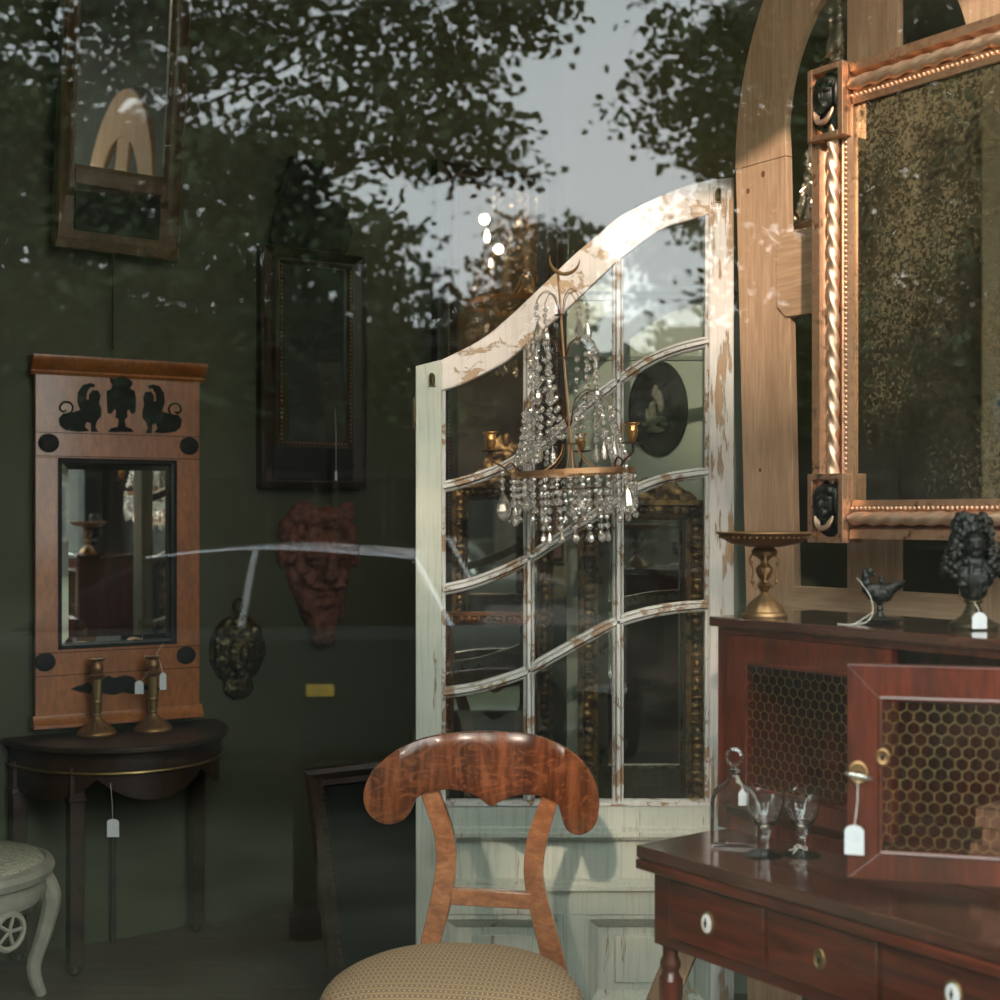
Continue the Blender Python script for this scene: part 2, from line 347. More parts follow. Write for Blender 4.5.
# ---------------------------------------------------------------- old glazed door leaf
D=Pl(.21,3.4,0)
door=thing('glazed_door_leaf','arched door leaf with flaking white and blue paint and curved glazing bars behind the chair','door',D.loc())
outer=smooth_curve([(441,360),(480,340),(510,316),(550,278),(575,254),(600,233),(620,216),(660,196),(690,184.5),(710,180)],6)
inner=smooth_curve([(441,391),(462,384),(485,373),(508,360),(536,336),(568,308),(590,287),(610,268),(624,256),(660,230),(690,220),(710,214)],6)
ol=[D.L(a,b) for a,b in outer]; il=[D.L(a,b) for a,b in inner]
MB().prism(ol+il[::-1],0,.045).build('top_rail',MT['rail'],door,30,.003)
MB().prism(D.pts([(415.6,366),(441.6,359.5),(441.6,1052),(415.6,1052)]),0,.045).build('stile',MT['blue'],door,30,.003)
MB().prism(D.pts([(709.5,180),(734,177),(734.5,1052),(709.5,1052)]),0,.045).build('stile',MT['white'],door,30,.003)
rows=[[(443,487),(470,480),(500,469),(525,455),(551,438),(587,406),(620,380),(650,360),(680,348),(709,341)],
 [(443,590),(470,584),(500,573),(525,561),(550,545),(575,529),(600,512),(620,499),(640,488),(670,478),(709,472)],
 [(443,694),(475,689),(500,682),(525,673),(550,659),(580,642),(610,626),(625,620),(650,613),(680,608),(709,606)]]
prof=[(-.014,.035),(-.014,.012),(-.0105,.006),(-.0085,.005),(-.0072,.016),(-.0058,.003),(-.0035,-.002),(.0035,-.002),(.0058,.003),(.0072,.016),(.0085,.005),(.0105,.006),(.014,.012),(.014,.035)]
rl=[]
for r in rows:
    q=smooth_curve(r,6); qp=[D.L(a,b) for a,b in q]; rl.append(qp)
    MB().sweep(qp,prof).build('glazing_bar',MT['muntin'],door,30)
rl=[il]+rl+[[D.L(441,804),D.L(710,804)]]
for cx_ in (529,618.5):
    x=D.L(cx_,0)[0]; zt=ipol(il,x)
    MB().sweep([(x,D.L(0,803)[1]),(x,zt+.005)],prof).build('glazing_bar',MT['muntin'],door,30)
for e,sgn in ((443.3,1),(707.7,-1)):   # edge beads of the stiles
    x=D.L(e,0)[0]; MB().sweep([(x,D.L(0,803)[1]),(x,ipol(il,x))],[(-.005,.035),(-.005,.008),(0,.004),(.005,.008),(.005,.035)]).build('edge_bead',MT['muntin'],door,30)
cols=[441.6,529,618.5,709.5]
for ci in range(3):
    for ri in range(4):
        a,b=D.L(cols[ci],0)[0],D.L(cols[ci+1],0)[0]; n=10
        xs=[a+(b-a)*i/n for i in range(n+1)]
        up=[(x,ipol(rl[ri],x)) for x in xs]; lo=[(x,ipol(rl[ri+1],x)) for x in xs]
        mb=MB(); mb.add([(x,.022,z) for x,z in up+lo[::-1]],[tuple(range(2*n+2))]); mb.build('pane',MT['pane'],door,0)
# lower panelled part
x0,x1=D.L(441.6,0)[0],D.L(709.5,0)[0]
def zz(y): return D.L(0,y)[1]
b=MB(); b.box(x0,x1,0,.045,zz(827),zz(805)); b.build('lock_rail',MT['blue'],door,30,.002)
MB().sweep([(x0,zz(804)),(x1,zz(804))],[(-.004,.04),(-.004,-.004),(.004,-.004),(.006,.04)]).build('glazing_sill',MT['muntin'],door,30)
def hmould(y0,y1,m='blue',d=.014):
    za,zb=zz(y1),zz(y0); h=(zb-za)/2
    MB().sweep([(x0,(za+zb)/2),(x1,(za+zb)/2)],[(-h,.04),(-h,-d*.2),(-h*.6,-d*.35),(-h*.45,-d),(h*.1,-d),(h*.3,-d*.5),(h*.75,-d*.5),(h,-.0),(h,.04)]).build('moulding',MT[m],door,30)
hmould(826,840); hmould(880,893); 
MB().box(x0,x1,.014,.04,zz(880),zz(840)).build('frieze_panel',MT['blue'],door)
MB().box(x0,x1,.0,.045,zz(915),zz(893)).build('mid_rail',MT['blue'],door,30,.002)
MB().box(x0,x1,.0,.045,0.0,zz(1005)).build('bottom_rail',MT['blue'],door,30,.002)
xm0,xm1=D.L(563,0)[0],D.L(585,0)[0]
MB().box(xm0,xm1,0,.045,zz(1005),zz(915)).build('muntin',MT['blue'],door,30,.002)
for a,c in ((x0,xm0),(xm1,x1)):
    z0,z1=zz(1005),zz(915); pr=[]
    m=MB(); wd=.034
    for q0,q1,y0,y1 in ((0,.012,.004,.004),(.012,.02,-.006,.0),(.02,wd,.0,.014)):
        A=[(a+q0,y0,z0+q0),(c-q0,y0,z0+q0),(c-q0,y0,z1-q0),(a+q0,y0,z1-q0)]; B=[(a+q1,y1,z0+q1),(c-q1,y1,z0+q1),(c-q1,y1,z1-q1),(a+q1,y1,z1-q1)]
        m.add(A+B,[(i,(i+1)%4,(i+1)%4+4,i+4) for i in range(4)])
    m.build('panel_moulding',MT['blue'],door,20)
    m=MB(); m.box(a+.005,c-.005,.02,.035,z0,z1); m.box(a+.075,c-.075,.013,.022,z0+.05,z1-.055); m.build('lower_panel',MT['blue'],door,30,.003)
m=MB(); zc=zz(413); xe=D.L(415.6,0)[0]
m.tube([(xe-.004,.002,zc-.038),(xe-.004,.002,zc+.038)],.0045,8); m.box(xe-.004,xe+.001,.002,.03,zc-.034,zc+.034); m.build('hinge',MT['bronze'],door)
m=MB(); zc=zz(745); m.tube([(xe-.004,.002,zc-.038),(xe-.004,.002,zc+.038)],.0045,8); m.box(xe-.004,xe+.001,.002,.03,zc-.034,zc+.034); m.build('hinge',MT['bronze'],door)
for px,py in ((718,197),(432,381)):
    x,z=D.L(px,py); m=MB(); m.box(x-.008,x+.008,-.004,0,z-.014,z+.014); m.tube([(x,-.008,z-.008),(x,-.008,z+.012)],.005,8); m.ball((x,-.01,z+.014),.006); m.build('latch',MT['bronze'],door)
# ---------------------------------------------------------------- chair
ch=thing('dining_chair','walnut chair with broad curved crest rail and striped tan seat before the old door','chair',(-.087,2.60,0),R(-7))
CP=Pl(-.087,2.60,R(-7)); yr=.235
def CL(px,py,y=yr): return CP.L(px,py,y)
topc=[(368.6,795),(370,782),(376,768),(383,760),(401,746.5),(425,737.5),(455,733),(491,731.8),(524,733.6),(554,740.5),(578,754),(593,772),(599,787),(600.4,802)]
botc=[(368.6,795),(371.6,806),(380,817),(392,821.5),(404,818.5),(411,811),(415,801),(420,795.5),(428,791.5),(449,789.4),(464,791.5),(479,797.5),(490.4,805.5),(506,798.4),(521,794.5),(542,795.4),(557,800.5),(561,809),(564,821),(570,829),(581,831.4),(592,825.5),(598,816),(600.4,802)]
tl=smooth_curve([CL(*p) for p in topc],8); bl=smooth_curve([CL(*p) for p in botc],8)
xa,xb=tl[0][0],tl[-1][0]; n=110; m=MB(); vs=[]; fs=[]
def ry(x):
    u=(x-(xa+xb)/2)/((xb-xa)/2)
    return yr-.050*u*u+.0022*math.cos(u*15)*math.exp(-u*u)-.005*math.exp(-(u*8)**2)
K=7
for i in range(n+1):
    u=-math.cos(PI*i/n); x=(xa+xb)/2+(xb-xa)/2*u*.9999; zt,zb=ipol(tl,x),ipol(bl,x)
    if zt-zb<.002: zm=(zt+zb)/2; zt,zb=zm+.001,zm-.001
    y=ry(x); e=min(.0015,(zt-zb)/4)
    for (yy,zf) in ((0.0015,0),(0,e)): vs.append((x,y+yy,zb+zf))
    for q in range(1,4): vs.append((x,y-.0004*math.sin(PI*q/4),zb+(zt-zb)*q/4))
    for (yy,zf) in ((0,-e),(.0015,0),(.018,0),(.022,-e),(.022,-e)): vs.append((x,y+yy,zt+zf))
    for (yy,zf) in ((.022,e),(.018,0)): vs.append((x,y+yy,zb+zf))
L=12
for i in range(n):
    for j in range(L):
        k=(j+1)%L; fs.append((i*L+j,i*L+k,(i+1)*L+k,(i+1)*L+j))
fs.append(tuple(range(L))); fs.append(tuple(n*L+j for j in range(L)))
m.add(vs,fs).build('crest_rail',MT['walnut'],ch,50)
def upright(lp,rp,name='back_upright'):
    a=smooth_curve([CL(*p,yr+.005) for p in lp],6); c=smooth_curve([CL(*p,yr+.005) for p in rp],6)
    m=MB(); nn=len(a)
    vs=[(p[0],ry(p[0])+.01,p[1]) for p in a]+[(p[0],ry(p[0])+.01,p[1]) for p in c]+[(p[0],ry(p[0])+.034,p[1]) for p in a]+[(p[0],ry(p[0])+.034,p[1]) for p in c]
    fs=[]
    for i in range(nn-1):
        fs+=[(i,i+1,nn+i+1,nn+i),(2*nn+i,3*nn+i,3*nn+i+1,2*nn+i+1),(i,2*nn+i,2*nn+i+1,i+1),(nn+i,nn+i+1,3*nn+i+1,3*nn+i)]
    fs+=[(0,nn,3*nn,2*nn),(nn-1,3*nn-1,4*nn-1,2*nn-1)]
    m.add(vs,fs).build(name,MT['cherry'],ch,30,.002)
upright([(419,786),(426,808),(433,830),(436,855),(434,880),(428,910),(421,944),(420,975)],[(436,786),(446,812),(453,835),(455.5,860),(453,890),(447,918),(440,944),(438,975)])
upright([(546,786),(536,812),(527,838),(524,860),(524,880),(530,912),(539,948),(546,980)],[(562,786),(555,812),(548,838),(544,860),(543.5,880),(551,910),(563,950),(570,980)])
a=CL(451,889); b_=CL(451,905); c_=CL(530,893.5); d_=CL(530,909.5)
MB().prism([a,c_,d_,b_],yr-.001,yr+.022).build('back_cross_rail',MT['cherry'],ch,30,.002)
# seat
def seat_r(t):   # outline, t angle
    x=math.cos(t); y=math.sin(t); p=2.6
    k=(abs(x)**p+abs(y)**p)**(-1/p); x*=k; y*=k
    wd=.246-.046*max(0,y)+.012*max(0,-y)
    return x*wd,y*.24
vs=[];fs=[];nr,na=14,64
prof_s=[(0,.470),(.2,.4695),(.4,.4675),(.6,.4635),(.75,.4575),(.86,.450),(.93,.442),(.975,.430),(1.0,.415),(1.0,.402)]
for j,(r,z) in enumerate(prof_s):
    for i in range(na):
        x,y=seat_r(2*PI*i/na); vs.append((x*r,y*r,z-.006))
for j in range(len(prof_s)-1):
    for i in range(na):
        k=(i+1)%na; fs.append((j*na+i,j*na+k,(j+1)*na+k,(j+1)*na+i))
MB().add(vs,fs).build('seat_cushion',MT['fabric'],ch,60)
m=MB(); m.slab([tuple(q*1.02 for q in seat_r(2*PI*i/48)) for i in range(48)],.335,.389); m.build('seat_frame',MT['cherry'],ch,30,.003)
for sx in (-1,1):
    m=MB(); m.tube([(sx*.185,-.17,.34),(sx*.19,-.19,.2),(sx*.195,-.22,0)],[.022,.018,.014],10); m.build('leg',MT['cherry'],ch)
    m=MB(); m.tube([(sx*.125,.2,.36),(sx*.13,.22,.2),(sx*.14,.27,0)],[.02,.018,.014],10); m.build('leg',MT['cherry'],ch)
# ---------------------------------------------------------------- writing cabinet
A=-math.atan2(.8,.6); O=(.235,2.37); DK=Pl(O[0],O[1],A)
def W(x,y,z=0,o=O,a=A): c,s=math.cos(a),math.sin(a); return (o[0]+x*c-y*s,o[1]+x*s+y*c,z)
dk=thing('writing_cabinet','dark mahogany writing cabinet with wire-mesh doors over three drawers, right foreground','cabinet',(O[0],O[1],0),A)
LN=.86; DP=.50
m=MB(); m.box(0,LN,0,DP,.7275,.75); m.build('table_top',MT['mahogtop'],dk,30,.003)
m=MB(); m.box(-.002,LN,.0,.30,.708,.7255); m.build('folding_leaf',MT['mahog'],dk,30,.003)
x0b=DK.L(652,900,.03)[0]
bz=.575
m=MB(); m.box(x0b,LN-.03,.035,DP-.01,bz,.708); m.build('frieze_case',MT['mahog'],dk,30,.002)
xs=[DK.L(668,900,.03)[0],DK.L(767,930,.03)[0],DK.L(881,930,.03)[0],LN-.05]
for i in range(3):
    dr=MB().box(xs[i]+.004,xs[i+1]-.006,.028,.05,bz+.022,.697).build('drawer',MT['mahog'],dk,30,.002)
    if i!=1:
        px,py=((708,923),None,(954,994))[i]; x,z=DK.L(px,py,.028)
        k=MB(); k.lathe([(.0185,0),(.0185,.003),(.0155,.0045),(.0138,.003)],(0,0,0),28,.8,1.1); k.mapv(lambda a,b,c:(a+x,.028-c,b+z)); k.build('pull_rim',MT['brassd'],dr)
        k=MB(); k.lathe([(.0142,0),(.0142,.0025),(.008,.004),(.001,.0042)],(0,0,0),24,.8,1.1); k.mapv(lambda a,b,c:(a+x,.0265-c,b+z)); k.build('enamel_plaque',MT['enamel'],dr)
        k=MB(); yy=.0216
        k.prism([(x-.0009,z-.007),(x+.0007,z-.007),(x+.0014,z-.001),(x+.003,z+.002),(x+.001,z+.003),(x+.0009,z+.008),(x-.0005,z+.0085),(x-.001,z+.003),(x-.0032,z+.001),(x-.0015,z-.001)],yy-.0008,yy+.001); k.build('plaque_figure',MT['ebony'],dr,0)
    else:
        x,z=DK.L(820,959,.028); k=MB(); k.lathe([(.0145,0),(.0145,.002),(.012,.0035),(.009,.002),(.004,.0015)],(0,0,0),28,.75,1.15); k.mapv(lambda a,b,c:(a+x,.028-c,b+z)); e=k.build('escutcheon',MT['brassd'],dr)
        k=MB(); k.ball((x,.025,z+.001),(.0022,.0015,.003)); k.box(x-.001,x+.001,.0235,.0265,z-.005,z); k.build('keyhole',MT['ebony'],e)
legp=[(.012,0),(.014,.05),(.017,.30),(.019,.44),(.0215,.50),(.0215,.515),(.016,.522),(.014,.53),(.018,.536),(.018,.545),(.0135,.555),(.0135,.576)]
for lx,ly in ((x0b+.02,.055),(LN-.055,.055),(x0b+.02,DP-.04),(LN-.055,DP-.04)):
    MB().lathe(legp,(lx,ly,0),18).build('leg',MT['mahogv'],dk)
# upper case
CX1=.76; CY=.22; ZT=1.134
m=MB(); m.box(-.030,CX1+.012,CY-.012,DP,ZT-.018,ZT); m.build('case_top',MT['mahogtop'],dk,30,.003)
m=MB()
m.box(-.018,.002,CY,DP-.01,.75,ZT-.018); m.box(CX1-.016,CX1,CY,DP-.01,.75,ZT-.018); m.box(.002,CX1-.016,DP-.02,DP-.01,.75,ZT-.018)
m.box(.002,CX1-.016,CY,DP-.02,.75,.775); m.box(.002,CX1-.016,CY,DP-.02,ZT-.03,ZT-.018); m.build('case',MT['mahogv'],dk,0,.001)
def wire(x0,x1,z0,z1,y,pw=.019):
    m=MB(); ph=pw*1.15; sgm=[]
    r=0; z=z0
    hw=pw/2; h=ph*.75
    ncol=int((x1-x0)/pw)+2; nrow=int((z1-z0)/h)+2
    def ok(p): return x0<=p[0]<=x1 and z0<=p[1]<=z1
    for j in range(nrow):
        for i in range(ncol):
            cx=x0+i*pw+(hw if j%2 else 0); cz=z0+j*h
            a=(cx,cz+ph*.5); b=(cx+hw,cz+ph*.25); c=(cx+hw,cz-ph*.25); d=(cx,cz-ph*.5); e=(cx-hw,cz-ph*.25)
            for p,q in ((a,b),(b,c),(c,d),(d,e)):
                if ok(p) or ok(q):
                    p=(min(max(p[0],x0),x1),min(max(p[1],z0),z1)); q=(min(max(q[0],x0),x1),min(max(q[1],z0),z1))
                    if math.dist(p,q)>.002: sgm.append((p,q))
    for p,q in sgm: m.tube([(p[0],y,p[1]),(q[0],y,q[1])],.00043,4)
    return m
def cab_door(width,loc,rz,name='door',hinge_left=True):
    """door in its own coordinates: x 0..width, y 0 front face, z .792..1.103"""
    z0,z1=.792,1.103; st=.046
    d=MB(); 
    d.prism([(0,z0),(st,z0+st*.85),(st,z1-st*1.05),(0,z1)],0,.02); d.prism([(width,z0),(width,z1),(width-st,z1-st*1.05),(width-st,z0+st*.85)],0,.02)
    d.prism([(0,z0),(width,z0),(width-st,z0+st*.85),(st,z0+st*.85)],0,.02); d.prism([(0,z1),(st,z1-st*1.05),(width-st,z1-st*1.05),(width,z1)],0,.02)
    o=d.build(name,MT['mahogv'],dk,0,.0012); o.location=loc; o.rotation_euler=(0,0,rz)
    b=MB(); xi0,xi1,zi0,zi1=st,width-st,z0+st*.85,z1-st*1.05
    for p0,p1 in (((xi0,zi0),(xi1,zi0)),((xi1,zi0),(xi1,zi1)),((xi1,zi1),(xi0,zi1)),((xi0,zi1),(xi0,zi0))):
        b.tube([(p0[0],.002,p0[1]),(p1[0],.002,p1[1])],.0042,8)
    b.build('bead_moulding',MT['mahog'],o)
    wire(xi0,xi1,zi0,zi1,.010).build('wire_mesh',MT['gilthex'],o,0)
    return o
dl=cab_door(.363,(.006,CY-.004,0),0)
# open right door: hinged at local (.745,.22)
hx,hy=.745,CY-.002; hw_=W(hx,hy); k=(847-500)/F; fy=None
best=None
for i in range(4000):
    y=1.7+i*.0002; x=k*y; dd=abs(math.hypot(x-hw_[0],y-hw_[1])-.356)
    if y>hw_[1] and (best is None or dd<best[0]): best=(dd,x,y)
fx,fy=best[1],best[2]
c,s=math.cos(-A),math.sin(-A); dxw,dyw=fx-O[0],fy-O[1]; flx,fly=dxw*c-dyw*s,dxw*s+dyw*c
ang=math.atan2(hy-fly,hx-flx)
dr_=cab_door(.356,(flx,fly,0),ang)
def esc(parent,x,z,y=0,r=.0155,key=False):
    k=MB(); k.lathe([(r,0),(r,.0022),(r*.8,.0035),(r*.55,.002),(r*.3,.0015)],(0,0,0),28,.9,1.15); k.mapv(lambda a,b,c:(a+x,y-c,b+z)); e=k.build('escutcheon',MT['brass'],parent)
    k=MB(); k.ball((x,y-.002,z),(.003,.0015,.004)); k.build('keyhole',MT['ebony'],e)
    if key:
        k=MB(); k.tube([(x,y,z),(x,y-.024,z)],.0022,8); k.tube([(x+.018*math.cos(t*PI/6),y-.032+.009*math.sin(t*PI/6),z+.001-.003*math.cos(t*PI/6)) for t in range(12)],.0017,6,True); k.build('key',MT['steel'],e)
    return e
def dl_local(px,py,o=(fx,fy),a=A+ang): return Pl(o[0],o[1],a).L(px,py,0)
x,z=dl_local(858,773); esc(dr_,x,z,0,.0155,True); x2,z2=dl_local(884,757); esc(dr_,.05,z2,-.001,.011)
# price tags ------------------------------------------------------
def price_tag(label,knot,top,w=.016,h=.026,rz=0,mark=True,extra=None,group=None):
    """paper tag whose hole is at `top`, string from knot (world)"""
    t=thing('price_tag',label,'price tag',top,rz,group)
    m=MB(); m.prism([(-w/2,-h),(w/2,-h),(w/2,-.005),(w/2-.004,0),(w*.12,.0025),(-w*.12,.0025),(-w/2+.004,0),(-w/2,-.005)],-.0004,.0004); p=m.build('paper',MT['paper'],t,0)
    c,s=math.cos(-rz),math.sin(-rz); kx,ky,kz=[knot[i]-top[i] for i in range(3)]; q=(kx*c-ky*s,kx*s+ky*c,kz)
    m=MB(); mid=(q[0]*.5+.0015,q[1]*.5-.001,q[2]*.5)
    m.tube([(0,-.0008,-.001),mid,q],.0007,6); 
    if extra: m.tube([q]+extra,.0006,6)
    m.build('string',MT['string'],t)
    if mark:
        m=MB(); random.seed(int(w*1e5))
        for j in range(3):
            zj=-.008-j*.005
            for i in range(4):
                xa_=-w*.32+i*w*.18; m.box(xa_,xa_+w*.08,-.0007,-.0004,zj-.0012,zj+.0008)
        m.build('handwriting',MT['ink'],p,0)
    return t
MT['ink']=plain('faded_blue_ink',(.35,.40,.50),.8)
u=(math.cos(A+ang),math.sin(A+ang)); nrm=(u[1],-u[0])
kp=(fx+u[0]*x+nrm[0]*.020,fy+u[1]*x+nrm[1]*.020,z-.004)
tz=EYE-(826-HOR)/F*(fy-.02)
price_tag('white price tag on a long string hanging from the key of the open mesh door',kp,(kp[0]-.006,kp[1]-.002,tz),.027,.040,A+ang)
# books inside
for i,(z0,h,dx,w_) in enumerate(((.775,.034,0,.15),(.809,.028,.012,.14),(.837,.03,-.01,.13))):
    t=thing('leather_book',('lowest','middle','topmost')[i]+' brown leather book lying in the stack behind the wire mesh','book',W(.56+dx,.36,z0),A+R(4*i),'leather books in the cabinet')
    m=MB(); m.box(-w_/2,w_/2,-.10,.10,0,.003); m.box(-w_/2,w_/2,-.10,.10,h-.003,h); m.box(-w_/2,w_/2,-.10,-.095,0,h)
    for q in (-.5,-.17,.17,.5): m.box(q*w_*.8-.002,q*w_*.8+.002,-.1025,-.099,0,h)
    m.build('cover',MT['book'],t,0,.001); MB().box(-w_/2+.004,w_/2-.004,-.095,.094,.003,h-.003).build('pages',MT['paperold'] if 'paperold' in MT else MT['ivory'],t,0)
# ---------------------------------------------------------------- glassware
def goblet(px,py,label,hgt=.105):
    p=onz(px,py,.75); t=thing('rummer_glass',label,'glass',p,0,'pair of stemmed glasses')
    m=MB()
    out=[(.031,0),(.032,.0015),(.022,.005),(.007,.010),(.0065,.028),(.009,.036),(.010,.040),(.007,.044),(.017,.052),(.0265,.068),(.0305,.088),(.0305,.108)]
    inn=[(.0292,.108),(.0292,.088),(.025,.068),(.016,.055),(.004,.048)]
    m.lathe(out,(0,0,0),32); m.f=m.f[:-1]; k=len(m.v); 
    nn=32; b0=len(m.v)-nn
    m.lathe(inn,(0,0,0),32); m.f.pop(-2)
    for i in range(nn): m.f.append((b0+i,b0+(i+1)%nn,k+(i+1)%nn,k+i))
    m.build('glass_body',MT['glass'],t,50)
    return t
g1=goblet(765,855,'stemmed drinking glass beside the round-shouldered flask')
g2=goblet(802,855,'stemmed drinking glass with a string bow round its foot, nearest the wire door')
m=MB(); pl_=g2.location
st=thing('string_bow','white string bow tied round the stem of the right-hand glass','string',(pl_.x,pl_.y,.762))
m.tube([(.0085*math.cos(a*PI/6),.0085*math.sin(a*PI/6),.002*math.sin(a)) for a in range(12)],.0007,6,True); m.tube([(-.008,-.004,0),(-.016,-.012,.004),(-.01,-.014,.009),(-.004,-.01,.006),(-.008,-.004,0)],.0007,6); m.tube([(-.008,-.004,0),(-.024,-.012,-.001)],.0007,6); m.tube([(-.008,-.004,0),(-.018,-.013,-.006)],.0007,6); m.build('bow',MT['string'],st)
BP=onz(737,851,.75)
fl=thing('glass_flask','clear glass flask with rounded shoulders and a ring stopper, standing on the mahogany top','flask',(BP[0],BP[1]+.03,.75),R(-10))
m=MB(); zs=[(-.04,0),(.04,0),(.04,.075)]+[(.04*math.cos(a),.075+.038*math.sin(a)) for a in (.3,.6,.9,1.15)]+[(.009,.116),(.009,.128),(-.009,.128),(-.009,.116)]+[(-.04*math.cos(a),.075+.038*math.sin(a)) for a in (1.15,.9,.6,.3)]+[(-.04,.075)]
m.prism(zs,-.014,.014); m.build('flask_body',MT['glass'],fl,50,.006)
m=MB(); m.lathe([(.012,.128),(.012,.131),(.007,.134),(.007,.139)],(0,0,0),16); m.build('stopper',MT['glass'],fl)
m=MB(); m.tube([(.0135*math.cos(a*PI/8),0,.1545+.0135*math.sin(a*PI/8)) for a in range(16)],.0022,8,True); m.build('stopper_ring',MT['glass'],fl)
price_tag('small blank price tag hanging at the neck of the glass flask',(BP[0]+.004,BP[1]+.012,.872),(BP[0]+.010,BP[1]+.005,.852),.013,.026,0,False)
# ---------------------------------------------------------------- things on the case top
def wl(x,y): return W(x,y,ZT)
cp=thing('compote_dish','shallow brass dish on an ornate figured stem, on the left end of the mahogany cabinet','dish',wl(.05,.27),A)
m=MB(); m.lathe([(.002,.127),(.03,.128),(.06,.134),(.078,.144),(.084,.152),(.086,.1535),(.084,.155),(.074,.149),(.05,.139),(.02,.134),(.002,.133)],(0,0,0),48); m.f=m.f[:-2]; m.build('bowl',MT['brass'],cp,40)
m=MB(); m.tube([(.0855*math.cos(a*PI/24),.0855*math.sin(a*PI/24),.1535) for a in range(48)],.0018,6,True)
for i in range(44):
    a=2*PI*i/44; m.ball((.081*math.cos(a),.081*math.sin(a),.1455),.0018,5,4)
m.build('beaded_rim',MT['brass'],cp)
m=MB(); m.lathe([(.006,.045),(.009,.05),(.014,.058),(.009,.064),(.006,.068),(.011,.073),(.016,.083),(.015,.09),(.008,.097),(.007,.103),(.012,.108),(.022,.113),(.024,.12),(.018,.127)],(0,0,0),24); m.build('stem',MT['brass'],cp)
for i in range(4):
    a=PI/4+PI/2*i; m=MB(); pth=[(.012,.052),(.02,.058),(.0215,.072),(.02,.085),(.023,.095),(.026,.105),(.022,.114)]
    m.tube([(r*math.cos(a),r*math.sin(a),z) for r,z in smooth_curve(pth,3)],.0022,6); m.ball((.024*math.cos(a),.024*math.sin(a),.099),.004); m.ball((.021*math.cos(a),.021*math.sin(a),.065),.0045); m.build('bracket_scroll',MT['brass'],cp)
m=MB(); m.lathe([(.041,0),(.042,.004),(.040,.009),(.036,.011),(.034,.016),(.028,.024),(.018,.034),(.009,.041),(.006,.046)],(0,0,0),40,flute=lambda j,a:(.035*math.cos(a*10) if 4<=j<=6 else 0)); m.build('foot',MT['brass'],cp)
bl_=thing('oil_lamp_figure','small black bronze oil lamp shaped like a bird over a saucer foot','oil lamp',wl(.259,.33),A)
bl_.rotation_euler=(0,0,R(-8))
m=MB(); m.lathe([(.012,.004),(.030,.002),(.041,.006),(.042,.0075),(.036,.008),(.02,.0085),(.008,.012),(.005,.02),(.0065,.024),(.0045,.03),(.009,.038)],(0,0,0),32); m.f.pop(-2); m.build('saucer_foot',MT['black'],bl_)
blob([((0,0,.05),(.024,.02,.016)),((-.014,0,.058),(.017,.015,.012)),((.014,0,.060),(.018,.014,.010)),((.024,0,.064),(.013,.011,.008)),((.03,0,.066),(.012,.010,.006)),((-.006,0,.063),(.024,.013,.006))],.0016,'lamp_body',MT['black'],bl_,.0012,160)
m=MB(); m.prism([(.018,.064),(.044,.071),(.0435,.073),(.018,.071)],-.009,.009); m.build('spout',MT['black'],bl_,30,.001)
blob([((-.022,0,.066),(.008,.007,.012)),((-.024,0,.078),(.0075,.006,.010)),((-.018,0,.088),(.0075,.006,.0075)),((-.026,0,.086),(.004,.004,.006)),((-.011,0,.083),(.006,.003,.003)),((.002,0,.071),(.004,.004,.006)),((.002,0,.078),(.003,.003,.004))],.0012,'bird_finial',MT['black'],bl_,.0008,200)
# string tail of lamp
sx_,sy_,sz_=wl(.259,.33)
t=thing('string_loop','loose white string tied to the black oil lamp and trailing over the cabinet top','string',(sx_-.02,sy_-.01,ZT))
m=MB(); m.tube(smooth_curve([(-.022,-.0,.078),(-.012,.0,.066),(.0,-.005,.045),(.002,-.012,.02),(-.015,-.03,.004),(-.045,-.03,.001),(-.06,-.02,.001)],4),.0007,6); m.tube(smooth_curve([(.002,-.012,.02),(-.02,-.015,.006),(-.035,-.028,.001)],4),.0007,6); m.build('strand',MT['string'],t)
# bust
bx,by,bz_=wl(.4227,.36)
bu=thing('portrait_bust','small black bust of a figure in a long curled wig on a flared dark socle','bust',(bx,by,ZT),R(-6))
m=MB(); m.lathe([(.0385,0),(.040,.004),(.038,.009),(.030,.013),(.019,.021),(.013,.032),(.0105,.040),(.015,.043),(.015,.046),(.011,.048)],(0,0,0),32); m.build('socle',MT['bronzeb'] if 'bronzeb' in MT else MT['bronze'],bu)
blob([((0,.0,.062),(.022,.018,.018)),((0,0,.082),(.033,.022,.022)),((-.022,.002,.098),(.022,.018,.018)),((.024,.002,.098),(.022,.018,.018)),((0,0,.105),(.022,.018,.02)),((0,-.004,.135),(.017,.018,.023)),((0,-.02,.133),(.004,.006,.006)),((0,-.016,.122),(.008,.006,.005)),((0,-.017,.145),(.013,.005,.005)),
 ((.006,-.016,.075),(.004,.006,.024)),((-.008,-.017,.08),(.004,.006,.022)),((.018,-.013,.085),(.004,.006,.024)),((-.018,-.013,.072),(.012,.006,.004))],.0022,'bust_figure',MT['black'],bu,.0012,120)
bb=[]; random.seed(3)
for i in range(300):
    zc=random.uniform(.085,.188); ww=ipol([(.085,.048),(.10,.047),(.125,.040),(.15,.031),(.175,.029),(.188,.020)],zc); a=random.uniform(0,2*PI)
    xx=math.cos(a)*ww; yy=math.sin(a)*ww*.62+.008
    if yy<-.006 and abs(xx)<.016 and zc<.158: continue
    bb.append(((xx,yy,zc),random.uniform(.0042,.0065)))
bb+=[((0,.010,.165),(.026,.02,.024)),((0,.014,.15),(.028,.02,.03)),((0,.016,.13),(.03,.018,.035))]
blob(bb,.0015,'curled_wig',MT['black'],bu,.0010,200)
price_tag('white price tag leaning on the socle of the black bust',(bx-.004,by-.016,ZT+.044),(bx-.006,by-.046,ZT+.027),.026,.024,R(12),False)
